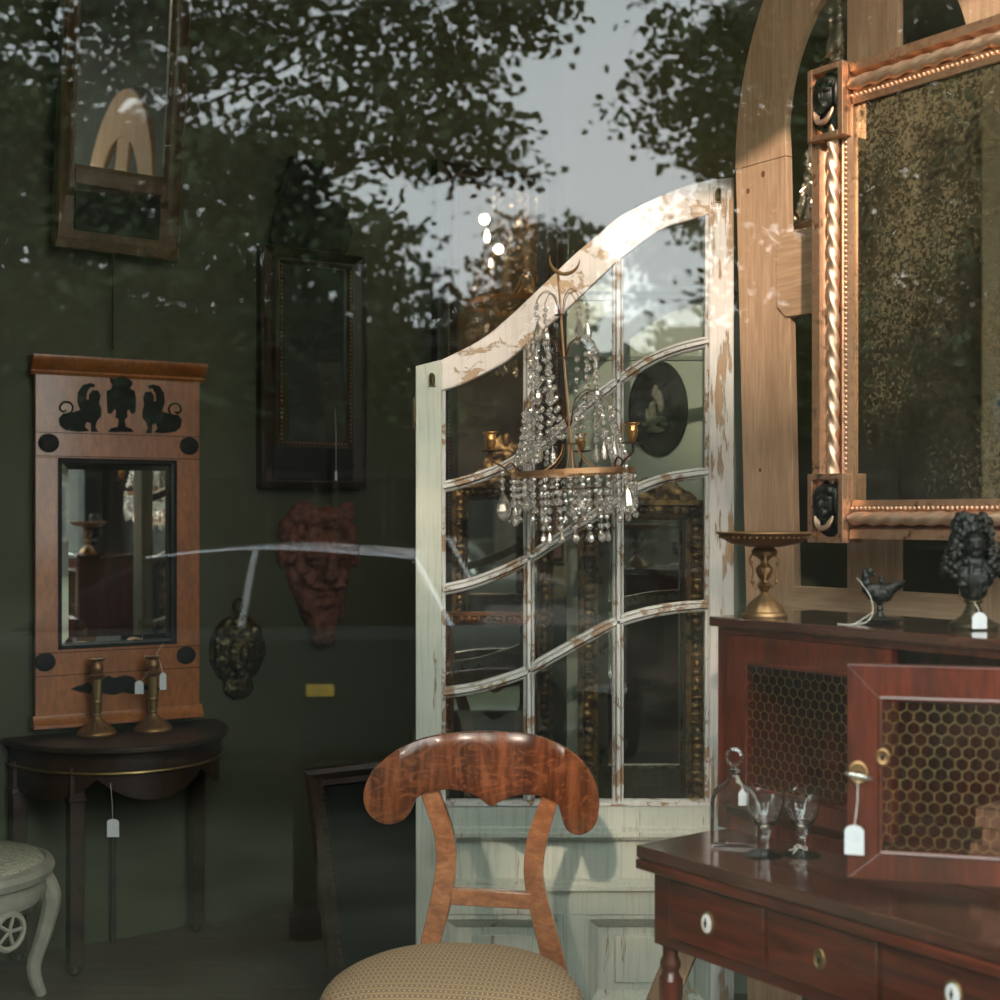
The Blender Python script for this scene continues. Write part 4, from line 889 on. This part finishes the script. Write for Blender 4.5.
# console table
CT=(-1.203,4.254)
ct=thing('console_table','dark half-round console table with scalloped apron under the pier mirror','table',(CT[0],CT[1],0),AW)
def he(r,k=1): return [(r*.34*math.cos(t),-.006-r*.4*k*math.sin(t)) for t in [PI*i/40 for i in range(41)]]
m=MB(); m.slab(he(1.0),.642,.66); m.build('table_top',MT['darkwoodtop'] if 'darkwoodtop' in MT else MT['darkwood'],ct,30,.004)
m=MB(); m.slab(he(.93),.575,.642); m.build('apron',MT['darkwood'],ct)
m=MB(); m.tube([(x,y,.585) for x,y in he(.95)],.004,6); m.build('brass_edge',MT['brassd'],ct)
vs=[];fs=[];n=80
m=MB()
for i in range(n+1):
    t_=PI*i/n; x,y=.92*.34*math.cos(t_),-.006-.92*.4*math.sin(t_); dz=.075*abs(math.sin(t_*3.0))**.7
    for yy in (0,.012): vs+=[(x,y+yy,.575),(x,y+yy,.575-dz)]
for i in range(n):
    b=i*4; fs+=[(b,b+1,b+5,b+4),(b+2,b+6,b+7,b+3),(b+1,b+3,b+7,b+5)]
m.add(vs,fs); m.build('scalloped_skirt',MT['darkwood'],ct)
for lx,ly in ((-.20,-.26),(.25,-.06),(.18,-.27),(-.30,-.045)):
    if (lx,ly)==(.18,-.27): continue
    m=MB(); m.box(lx-.021,lx+.021,ly-.021,ly+.021,.03,.60); m.box(lx-.025,lx+.025,ly-.025,ly+.025,.50,.515); m.lathe([(.012,0),(.02,.01),(.016,.03)],(lx,ly,0),12); m.build('leg',MT['darkwood'],ct,30,.002)
m=MB(); 
k=WP(111,0); x,z=k.L(111,838,-.02); m.tube([(0,-.02,.0),(0,-.02,z+.05)],.009,8); o=m.build('hanging_rope',MT['rope'],None); o.location=k.loc(); o.rotation_euler=(0,0,AW); tag(o,'thick dark rope hanging down the wall beneath the console table','rope')
p=(xat(113,3.86),3.86); price_tag('white price tag dangling on a string below the front of the console table',(p[0]-.01,p[1]+.01,EYE-(784-HOR)/F*3.86),(p[0],p[1],EYE-(820-HOR)/F*3.86),.034,.048,0,False)
# candlesticks
def candlestick(p,label):
    t=thing('candlestick',label,'candlestick',p,0,'pair of brass candlesticks')
    fl=lambda j,a:(.05*math.cos(a*16) if 3<=j<=5 else 0)
    m=MB(); m.lathe([(.056,0),(.058,.006),(.055,.013),(.048,.018),(.036,.028),(.022,.042),(.014,.052),(.012,.056)],(0,0,0),48,flute=fl); m.build('foot',MT['brass'],t,40)
    m=MB(); m.lathe([(.012,.056),(.015,.061),(.012,.066),(.013,.07),(.0145,.085),(.0145,.095),(.017,.099),(.0145,.103),(.015,.108),(.0135,.155),(.0135,.168)],(0,0,0),32,flute=lambda j,a:(.06*math.cos(a*10) if j>7 else 0)); m.build('fluted_column',MT['brassd'],t,40)
    m=MB(); m.lathe([(.0135,.168),(.024,.174),(.026,.178),(.018,.182),(.013,.186),(.019,.194),(.021,.206),(.016,.216),(.013,.220),(.024,.226),(.026,.229),(.010,.230),(.009,.22)],(0,0,0),32); m.build('nozzle',MT['brass'],t,40)
    return t
p1=onz(97,735,.66); p2=onz(153,731,.66)
candlestick(p1,'brass candlestick with fluted column and no tag, left one on the half-round table'); candlestick(p2,'brass candlestick with two price tags tied to it, right one on the half-round table')
price_tag('price tag hanging off the left side of the tagged candlestick',(p2[0]-.014,p2[1]-.02,.835),(p2[0]-.034,p2[1]-.03,.815),.026,.038,0,False)
price_tag('price tag half hidden behind the right side of the tagged candlestick',(p2[0]+.006,p2[1]+.02,.895),(p2[0]+.028,p2[1]+.01,.835),.02,.05,R(20),False,[(.0,.0,.09)])
# white stool bottom left
sc_=onz(0,862,.40); St=thing('carved_stool','white painted round stool with woven seat and pierced apron, bottom left corner by the table','stool',(-1.47,3.66,0),0)
MT['cane']=plain('pale_woven_cane',(.28,.27,.20),.7,0,.55,120,.6)
m=MB(); m.lathe([(.24,.385),(.232,.398),(.16,.405),(.05,.408),(.001,.408)],(0,0,0),48); m.build('woven_seat',MT['cane'],St,60)
m=MB(); m.lathe([(.25,.345),(.262,.352),(.268,.37),(.262,.385),(.245,.392),(.24,.385)],(0,0,0),48); m.f=m.f[:-2]; m.build('seat_rim',MT['ivory'],St,40)
m=MB(); m.lathe([(.235,.285),(.245,.30),(.245,.325),(.24,.346)],(0,0,0),48); m.f=m.f[:-2]; m.build('apron',MT['ivory'],St,40)
for i in range(4):
    a=R(-62+90*i); c,s=math.cos(a),math.sin(a)
    m=MB(); m.tube([(r*c,r*s,z) for r,z in smooth_curve([(.235,.33),(.262,.27),(.245,.18),(.215,.08),(.235,.0)],4)],[.03-.0009*i_ for i_ in range(17)],10); m.build('leg',MT['ivory'],St)
    a2=a+R(30); m=MB(); cx_,cy_=.242*math.cos(a2),.242*math.sin(a2)
    pth=[(cx_-math.sin(a2)*.045*math.cos(t),cy_+math.cos(a2)*.045*math.cos(t),.245+.045*math.sin(t)) for t in [PI*j/10 for j in range(20)]]
    m.tube(pth,.008,6,True)
    for j in range(5):
        t_=2*PI*j/5; m.tube([(cx_,cy_,.245),(cx_-math.sin(a2)*.042*math.cos(t_),cy_+math.cos(a2)*.042*math.cos(t_),.245+.042*math.sin(t_))],.005,6)
    m.build('pierced_bracket',MT['ivory'],St)
# ---------------------------------------------------------------- crystal chandelier
def make_chandelier(name,label,loc,s=1.0,detail=True,seed=2,bulbs=False):
    t=thing(name,label,'chandelier',loc,0); rr=random.Random(seed)
    # local units: image pixels of the hanging lamp, 1 px = U metres, origin at hoop centre (y 472)
    U=.002336*s
    def V(x,y,z): return (x*U,y*U,z*U)
    def h(py): return 472-py
    metal=MT['brass']; dark=MT['bronzew']
    m=MB(); m.tube([V(-1,0,h(275)),V(1,0,h(360)),V(4,0,h(440)),V(5,0,h(474))],.0028*s,8); m.build('stem',MT['coppery'],t)
    m=MB(); pts=[V(6+15*math.cos(a),0,h(258)+15*math.sin(a)) for a in [R(165+190*i/16) for i in range(17)]]
    m.tube(pts,[s*(.0008+.0042*math.sin(PI*i/16)) for i in range(17)],8); m.tube([V(-1,0,h(273)),V(-1,0,h(280))],.003*s,8); m.build('crescent_hook',MT['brass'],t)
    m=MB()
    for py,r,x in ((314,7,0),(357,7,1),(443,12,4)): m.lathe([(r*U,0),(r*U,.0012),(.001,.0012)],V(x,0,h(py)),16)
    m.build('collar_plate',dark,t)
    def crystal(mb,x,y,z,r,hh): # facetted bead
        mb.lathe([(r*.15,-hh),(r*.8,-hh*.45),(r,0),(r*.8,hh*.45),(r*.15,hh)],(x,y,z),7,rot=rr.random())
    def pear(mb,x,y,z,r,ln):
        mb.lathe([(r*.1,-ln),(r*.7,-ln*.88),(r,-ln*.66),(r*.82,-ln*.42),(r*.35,-ln*.14),(r*.08,0)],(x,y,z),8,rot=rr.random())
    def strand(top,n,drop,br=2.6,pl=12,pr=4.2,end=None):
        mb=MB(); x,y,z=top
        if end is None:
            st_=drop/max(n,1); zc_=z
            for i in range(n):
                zc_=z-(i+.5)*st_; crystal(mb,(x+rr.uniform(-.6,.6))*U,y*U,zc_*U,br*U*rr.uniform(.85,1.15),st_*.46*U)
            if pl: pear(mb,x*U,y*U,(z-drop)*U,pr*U,pl*U)
            mb.tube([V(x,y,z),V(x,y,z-drop)],.0004,4)
        else:
            ex,ey,ez=end
            for i in range(n):
                u=(i+.5)/n; sag=-drop*4*u*(1-u); crystal(mb,(x+(ex-x)*u)*U,(y+(ey-y)*u)*U,(z+(ez-z)*u+sag)*U,br*U*rr.uniform(.85,1.15),br*1.25*U)
        mb.build('crystal_strand',MT['crystal'],t,0)
    def tier(py,r,rise,angs,n,drop,br,pl,x0=0):
        m=MB()
        for i in angs:
            a=R(i); c,s_=math.cos(a),math.sin(a)
            pth=smooth_curve([(2,0),(r*.25,rise*.75),(r*.62,rise),(r*.95,rise*.72),(r,rise*.5)],4)
            m.tube([V(x0+q*c,q*s_,h(py)+z) for q,z in pth],.0009*s,5)
            strand((x0+r*c,r*s_,h(py)+rise*.5),n,drop,br,pl)
        m.build('wire_tier',dark,t)
    tier(314,26,24,(125,160,205,-50,5,50),3,18,2.6,22,0)
    tier(357,34,20,(115,145,175,215,240,-30,15,45),5,40,3.3,15,1)
    tier(425,45,34,(110,140,165,190,225,-45,-15,15,50),5,34,3.3,20,3)
    for i in range(7):
        a=R((130,165,200,235,-35,20,60)[i]); strand((1+30*math.cos(a),30*math.sin(a),h(350)),9,3,2.8,end=(4+11*math.cos(a),11*math.sin(a),h(440)))
    for i in range(10):
        a=R((115,140,162,184,206,230,-48,-20,10,40)[i]); strand((3+42*math.cos(a),42*math.sin(a),h(405)),8,5,3.0,end=(5+58*math.cos(a),58*math.sin(a),h(462)))
    # hoop band
    m=MB(); n=64; vs=[];fs=[]; R1,R2=62*U,60.5*U
    for i in range(n):
        a=2*PI*i/n
        for r_,z in ((R1,-.006),(R1,.006),(R2,.006),(R2,-.006)): vs.append((5*U+r_*math.cos(a),r_*math.sin(a),z*s))
    for i in range(n):
        k=(i+1)%n
        for j in range(4): fs.append((i*4+j,i*4+(j+1)%4,k*4+(j+1)%4,k*4+j))
    m.add(vs,fs); m.build('hoop',MT['coppery'],t,40)
    m=MB()
    for i in range(6):
        a=2*PI*(i+.25)/6; c,s_=math.cos(a),math.sin(a)
        m.tube([V(4+q*c,q*s_,z) for q,z in smooth_curve([(8,h(443)),(12,h(455)),(28,h(468)),(61,0)],4)],.0013*s,6)
    m.build('hoop_bracket',MT['coppery'],t)
    for deg in (-48,190,80):
        a=R(deg); c,s_=math.cos(a),math.sin(a); P=lambda r,z:V(5+r*c,r*s_,z)
        m=MB(); m.tube([P(r,z) for r,z in smooth_curve([(60,0),(58,6),(62,12),(68,8),(66,3),(70,8),(80,14),(83,18),(82,23)],4)],.0024*s,8)
        arm=m.build('candle_arm',dark,t)
        cx_,cy_,cz_=P(82,23)
        m=MB(); m.lathe([(.002,0),(.010,.001),(.0265,.0035),(.027,.005),(.01,.003),(.003,.003)],(cx_,cy_,cz_),28); m.build('drip_pan',dark,arm,40)
        m=MB(); m.lathe([(.004,.004),(.008,.010),(.0125,.022),(.0125,.028),(.0135,.030),(.0125,.032),(.0125,.042),(.0185,.046),(.0185,.048),(.010,.048),(.009,.03)],(cx_,cy_,cz_),24); m.build('candle_cup',MT['brasscup'],arm,40)
        if bulbs:
            m=MB(); m.lathe([(.009,.04),(.009,.12)],(cx_,cy_,cz_),12); m.build('candle_tube',MT['enamel'],arm); m=MB(); m.lathe([(.006,.12),(.012,.14),(.008,.16),(.001,.175)],(cx_,cy_,cz_),12); m.build('bulb',MT['bulb'],arm)
        x,y,z=5+72*c,72*s_,6; strand((x,y,z),3,22,3.0,29,8)
    for i in range(30):
        a=2*PI*i/30; strand((5+61*math.cos(a),61*math.sin(a),-3),3+i%3,20+8*(i%3),3.0,9 if i%2 else 13,3.6)
    for i in range(14):
        a=2*PI*(i+.4)/14; strand((5+33*math.cos(a),33*math.sin(a),-16),5,42,3.0,12,3.8)
    m=MB()
    for i in range(14):
        a=2*PI*(i+.4)/14; m.tube([V(5+33*math.cos(a),33*math.sin(a),-16),V(5+60*math.cos(a),60*math.sin(a),-2)],.0006,4)
    m.tube([V(5+33*math.cos(2*PI*i/24),33*math.sin(2*PI*i/24),-16) for i in range(24)],.0010*s,5,True); m.build('inner_ring',dark,t)
    return t
MT['bronzew']=gilt('dark_brown_wire',(.16,.08,.04),.35,(.05,.03,.02),.4)
MT['coppery']=gilt('coppery_brass',(.60,.34,.18),.3,(.22,.11,.05),.35,60)
MT['brasscup']=gilt('warm_brass_cup',(.65,.36,.13),.2,(.16,.08,.03),.35,60)
MT['bulb']=emis('warm_bulb',(1,.75,.48),70)
CHY=3.2
make_chandelier('crystal_chandelier','brass hoop chandelier with clear crystal drops and empty candle cups before the old door',(xat(568,CHY),CHY,zat(473,CHY))).rotation_euler=(0,-R(2.5),0)
m=MB(); m.tube([(xat(568,CHY),CHY,zat(270,CHY)),(xat(568,CHY),CHY,HC)],.0004,4); o=m.build('hanging_line',MT['glass'],None); tag(o,'thin clear line holding the crescent hook of the crystal chandelier','line')
o=make_chandelier('crystal_chandelier','lit crystal chandelier deep in the room, glittering in the gilt framed mirror',(1.27,4.74,2.30),2.0,True,9,True)
m=MB(); m.tube([(1.27,4.74,3.25),(1.27,4.74,HC)],.002,6); o=m.build('chain',MT['brassd'],None); tag(o,'thin chain holding up the lit crystal chandelier in the room depth','chain')
dd=MB(); dd.box(XL,XL+.03,1.15,2.405,.02,3.43); dd.box(XL+.03,XL+.04,2.385,2.405,.02,3.43); struct(dd.build('door_1',MT['beige'],None,0))
for lx,ly in ((.15,1.55),(1.1,1.5)):  # unseen fill lights added at the ceiling to brighten the door and desk
    t=thing('added_fill_panel','unseen square fill light added close behind the shop window, above the '+('chair' if lx<1 else 'writing cabinet'),'lamp',(lx,ly,HC-.06)); m=MB(); m.box(-.26,.26,-.16,.16,.0,.06); m.build('housing',MT['enamel'],t,0)
    al=bpy.data.lights.new('lamp','AREA'); al.shape='RECTANGLE'; al.size=.5; al.size_y=.3; al.energy=16; al.color=(1,.88,.70); ao=bpy.data.objects.new('fill_light',al); COL.objects.link(ao); ao.location=(lx,ly,HC-.065); ao.rotation_euler=(R(28),0,0)
for a in (-42,192,75):
    pl3=bpy.data.lights.new('bulb','POINT'); pl3.energy=5; pl3.color=(1,.78,.52); pl3.shadow_soft_size=.02; po=bpy.data.objects.new('bulb_light',pl3); COL.objects.link(po)
    U=.002336*2; po.location=(1.27+(5+82*math.cos(R(a)))*U,4.74+82*math.sin(R(a))*U,2.30+28*U+.20)
# notice card on the left wall, seen in the gilded mirror
MT['blue1']=plain('blue_print',(.05,.15,.35),.6); MT['red1']=plain('red_print',(.6,.08,.05),.6)
nb=thing('notice_card','white card with small red and blue marks, seen in the gilded mirror','notice',(XL+.032,2.32,1.60),R(90))
m=MB(); m.box(-.045,.045,-.003,0,0,.19); m.build('card',MT['paper'],nb,0)
m=MB(); m.box(.0,.032,-.004,-.003,.135,.155); m.build('blue_mark',MT['blue1'],nb,0); m=MB(); m.box(-.032,.0,-.004,-.003,.135,.155); m.build('red_mark',MT['red1'],nb,0); m=MB(); m.prism([(-.015,.075),(-.004,.06),(.016,.095),(.013,.097),(-.004,.068),(-.012,.079)],-.004,-.003); m.box(-.02,.02,-.004,-.003,.045,.055); m.build('tick_mark',MT['blue1'],nb,0)
# ---------------------------------------------------------------- the street outside (seen as the reflection in the shop window)
GZ=-.25; G=.95
def vp(px,py,Y): # street point at depth Y that the glass reflects to this pixel
    Dv=2*G-Y; return ((px-500)/F*Dv,Y,EYE+(HOR-py)/F*Dv)
struct(MB().box(-30,30,-45,.84,GZ-.1,GZ).build('ground',MT['street'],None,0))
def inpoly(x,y,ps):
    c=False; j=len(ps)-1
    for i in range(len(ps)):
        if (ps[i][1]>y)!=(ps[j][1]>y) and x<(ps[j][0]-ps[i][0])*(y-ps[i][1])/(ps[j][1]-ps[i][1])+ps[i][0]: c=not c
        j=i
    return c
def tree(label,poly,Y,ncl,nl,lsz,trunk,seed,csz=.3,dy=1.4,skip=None):
    rr=random.Random(seed); base=vp(trunk,HOR,Y); t=thing('street_tree',label,'tree',(base[0],Y,GZ))
    xs=[p[0] for p in poly]; ys=[p[1] for p in poly]; mb=MB(); br=MB(); cnt=0
    top=vp(trunk,min(ys),Y)[2]; 
    cen=[]
    while cnt<ncl:
        px,py=rr.uniform(min(xs),max(xs)),rr.uniform(min(ys),max(ys))
        if not inpoly(px,py,poly): continue
        if skip and skip(px,py,rr): cnt+=.2; continue
        cnt+=1; yy=Y+rr.uniform(-dy,dy); c=vp(px,py,Y); c=(c[0]-base[0],yy-Y,c[2]-GZ); cen.append(c)
        for i in range(nl):
            x=c[0]+rr.gauss(0,csz); y=c[1]+rr.gauss(0,csz); z=c[2]+rr.gauss(0,csz*.38); s=lsz*rr.uniform(.7,1.25)
            a=Vector((rr.gauss(0,1),rr.gauss(0,1),rr.gauss(0,.5))).normalized(); b=a.orthogonal().normalized(); b=(b*math.cos(k:=rr.uniform(0,6.28))+a.cross(b)*math.sin(k))
            o=Vector((x,y,z)); mb.add([o-a*s*.5,o-a*s*.15+b*s*.33,o+a*s*.2+b*s*.28,o+a*s*.55,o+a*s*.2-b*s*.28,o-a*s*.15-b*s*.33],[(0,1,2,3,4,5)])
    fo=mb.build('foliage',MT['leaf'],t,0); 
    tr=MB(); zt=top-GZ
    tr.tube([(0,0,0),(.05,0,zt*.35),(-.05,.05,zt*.65),(0,0,zt*.9)],[.22,.17,.12,.03],10)
    for c in cen[::16]:
        z0=min(max(c[2]*.55,zt*.3),zt*.85); tr.tube([(0,0,z0),(c[0]*.45,c[1]*.4,z0+(c[2]-z0)*.6),(c[0],c[1],c[2])],[.03,.016,.005],5)
    tr.build('trunk',MT['bark'],t)
    return t
tree('large leafy tree reflected across the upper left of the shop window',[(-160,-118),(500,-118),(558,-70),(566,5),(520,45),(505,75),(500,110),(528,122),(515,160),(470,178),(445,198),(425,230),(405,262),(360,300),(325,325),(200,305),(60,330),(-160,340)],-10,640,46,.098,-60,21,.19,
     skip=lambda x,y,r:y>-30 and mn.noise(Vector((x*.028,y*.045,3)))>.13 and r.random()<.85)
tree('leafy tree reflected at the top of the shop window right of the bright sky',[(710,-90),(665,-20),(655,20),(645,48),(660,65),(612,84),(660,98),(685,110),(675,128),(695,145),(690,165),(668,180),(715,190),(750,250),(800,420),(1150,430),(1150,-90)],-10,560,46,.095,1150,33,.17)
tree('dense leafy tree reflected over the gilded mirror at the upper right',[(735,-100),(1160,-100),(1160,440),(716,440),(712,225),(728,120)],-12.5,900,44,.10,1160,52,.2)
tree('distant dark tree reflected to the left behind the large leafy tree',[(-200,60),(100,110),(250,150),(360,230),(420,300),(440,420),(-200,430)],-17,560,44,.16,120,5,.4)
tree('small pointed tree reflected in the bright gap above the sloping door top',[(575,200),(592,240),(598,300),(610,345),(545,345),(556,280),(565,235)],-20,40,40,.14,577,6,.16,.8)
tree('rounded distant bush reflected in the gilt framed mirror area',[(490,250),(520,225),(545,260),(560,345),(440,345),(455,310),(480,290)],-20,60,40,.14,505,8,.25,.8)
def house(x0p,x1p,ytop,label,Y=-25,nw=4,mt='brick'):
    a=vp(x0p,ytop,Y); b=vp(x1p,ytop,Y); t=thing('terraced_house',label,'house',((a[0]+b[0])/2,Y,GZ),0); w=(b[0]-a[0])/2; h=a[2]-GZ
    MB().box(-w,w,-5,0,0,h).build('facade',MT[mt],t,0)
    m=MB(); m.add([(-w-.1,.25,h),(w+.1,.25,h),(w+.1,-5.2,h),(-w-.1,-5.2,h),(-w-.1,-2.4,h+1.5),(w+.1,-2.4,h+1.5)],[(0,1,5,4),(3,2,5,4),(0,3,4),(1,2,5),(0,1,2,3)]); m.build('roof',MT['slate'],t,0)
    MB().box(-w,w,0,.12,h-.25,h).build('eaves_board',MT['trimw'],t,0)
    for r_ in range(2):
        for i in range(nw):
            cx=-w+(i+.5)*2*w/nw; z0=.9+r_*2.6
            f=MB().box(cx-.5,cx+.5,0,.08,z0,z0+1.5).build('window_surround',MT['trimw'],t,0); MB().box(cx-.4,cx+.4,.06,.1,z0+.1,z0+1.4).build('window_glass',MT['carg'],f,0)
    for i in range(2):
        cx=(-.5+i)*w; d=MB().box(cx-.6,cx+.6,-1.2,.1,h,h+1.0); d.prism([(cx-.7,h+1.0),(cx+.7,h+1.0),(cx,h+1.5)],-1.2,.15); f=d.build('dormer',MT['trimw'],t,0); MB().box(cx-.35,cx+.35,.1,.13,h+.15,h+.85).build('dormer_glass',MT['carg'],f,0)
house(42,328,372,'brick terraced house reflected behind the tree, left of the reflected row',nw=4)
house(332,558,386,'brick terraced house with pale dormers, reflected at mid-height left of the old door',nw=4)
house(562,898,386,'brick terraced house reflected behind the old door and arch, right of the reflected row',nw=5)
house(-500,38,372,'brick terraced house at the far left end of the reflected row',nw=7)
house(902,1500,372,'brick terraced house at the far right end of the reflected row',nw=8)
def car(label,px0,Y,px_len):
    Dv=2*G-Y; L=4.2; c0=vp(px0,HOR,Y)
    t=thing('parked_car',label,'car',(c0[0],Y,GZ)); 
    prof=[(-2.1,.35),(-2.12,.62),(-2.0,.82),(-1.35,.90),(-.75,.98),(-.1,1.36),(.35,1.43),(1.1,1.38),(1.75,1.02),(2.05,.95),(2.12,.6),(2.08,.35)]
    body=[(-2.1,.3),(-2.14,.6),(-2.0,.82),(-1.2,.92),(-.8,.97),(1.75,1.0),(2.05,.93),(2.12,.6),(2.08,.3)]
    MB().prism(body,-.85,.85).build('body',MT['carp'],t,40,.06)
    cab=smooth_curve([(-1.25,.95),(-.45,1.34),(.2,1.38),(.85,1.34),(1.15,1.2),(1.3,.98)],5)
    m=MB(); m.prism(cab,-.66,.66); m.build('greenhouse',MT['carg'],t,40,.03)
    rf=smooth_curve([(-.5,1.335),(.15,1.385),(.9,1.335)],5); m=MB(); m.prism(rf+[(p[0],p[1]+.016) for p in rf[::-1]],-.68,.68); m.build('roof',MT['chrome'],t,40,.015)
    for a,b in (((1.12,.98),(.92,1.35)),((.02,.98),(.08,1.38))):
        for s in (-1,1): m=MB(); m.tube([(a[0],s*.74,a[1]),(b[0],s*.66,b[1])],.02,6); m.build('roof_pillar',MT['chrome'],t)
    for wx in (-1.3,1.3):
        for s in (-1,1):
            m=MB(); m.lathe([(.2,-.1),(.31,-.1),(.32,-.06),(.32,.08),(.3,.1),(.18,.1)],(0,0,0),24); m.mapv(lambda a,b,c:(a+wx,c+s*.78,b+.32)); m.build('wheel',MT['tyre'],t)
    m=MB(); m.box(.38,.52,.86,.875,.64,.70); m.build('sill_sticker',MT['plate'],t,0)
    return t
car('dark parked car reflected in the glass between the wall masks',262,-6.0,0)
for px,Y,l in ((305,-3.2,'left'),(1180,-3.2,'right')):
    c0=vp(px,HOR,Y); t=thing('street_bollard','dark round-topped street bollard reflected beside the leaning black picture' if l=='left' else 'dark round-topped street bollard reflected beyond the writing cabinet','bollard',(c0[0],Y,GZ))
    zt_=vp(px,737,Y)[2]-GZ; m=MB(); m.lathe([(.06,0),(.06,.08),(.045,.1),(.045,zt_-.1),(.052,zt_-.09),(.052,zt_-.06),(.045,zt_-.05),(.04,zt_-.02),(.02,zt_),(.002,zt_)],(0,0,0),20); m.build('post',MT['ebony'],t)
# ---------------------------------------------------------------- light, sky, camera
wd_=bpy.data.worlds.new('sky'); sc.world=wd_; wd_.use_nodes=True; nt=wd_.node_tree; bg=nt.nodes['Background']
tc=N(nt,'ShaderNodeTexCoord'); sp=N(nt,'ShaderNodeSeparateXYZ'); nt.links.new(tc.outputs['Generated'],sp.inputs[0])
grad=ramp(nt,sp.outputs['Z'],[(.0,(.84,.86,.84)),(.14,(.74,.81,.82)),(.45,(.62,.70,.72)),(1,(.5,.58,.62))])
cl=ramp(nt,nz(nt,tc.outputs['Generated'],3,5),[(.5,0),(.75,.35)])
nt.links.new(mix(nt,cl,grad,(.85,.86,.86)),bg.inputs['Color']); bg.inputs['Strength'].default_value=10.5
sl=bpy.data.lights.new('sun','SUN'); sl.energy=5.3; sl.angle=R(1.0); sl.color=(1.0,.80,.67); so=bpy.data.objects.new('sun',sl); COL.objects.link(so)
so.rotation_euler=Vector((.14,1,-.42)).to_track_quat('-Z','Y').to_euler()
so.location=(-2,-12,8)
cam=bpy.data.cameras.new('camera'); co=bpy.data.objects.new('camera',cam); COL.objects.link(co); co.location=(0,0,EYE); co.rotation_euler=(R(90),0,0)
cam.sensor_width=36; cam.lens=36*F/1000; cam.shift_y=.015; cam.clip_start=.05; cam.clip_end=200
cam.dof.use_dof=True; cam.dof.focus_distance=3.2; cam.dof.aperture_fstop=3.8
sc.camera=co
sc.view_settings.view_transform='Standard'; sc.view_settings.look='None'; sc.view_settings.gamma=1; sc.view_settings.exposure=0
sc.cycles.transparent_max_bounces=16; sc.cycles.max_bounces=10
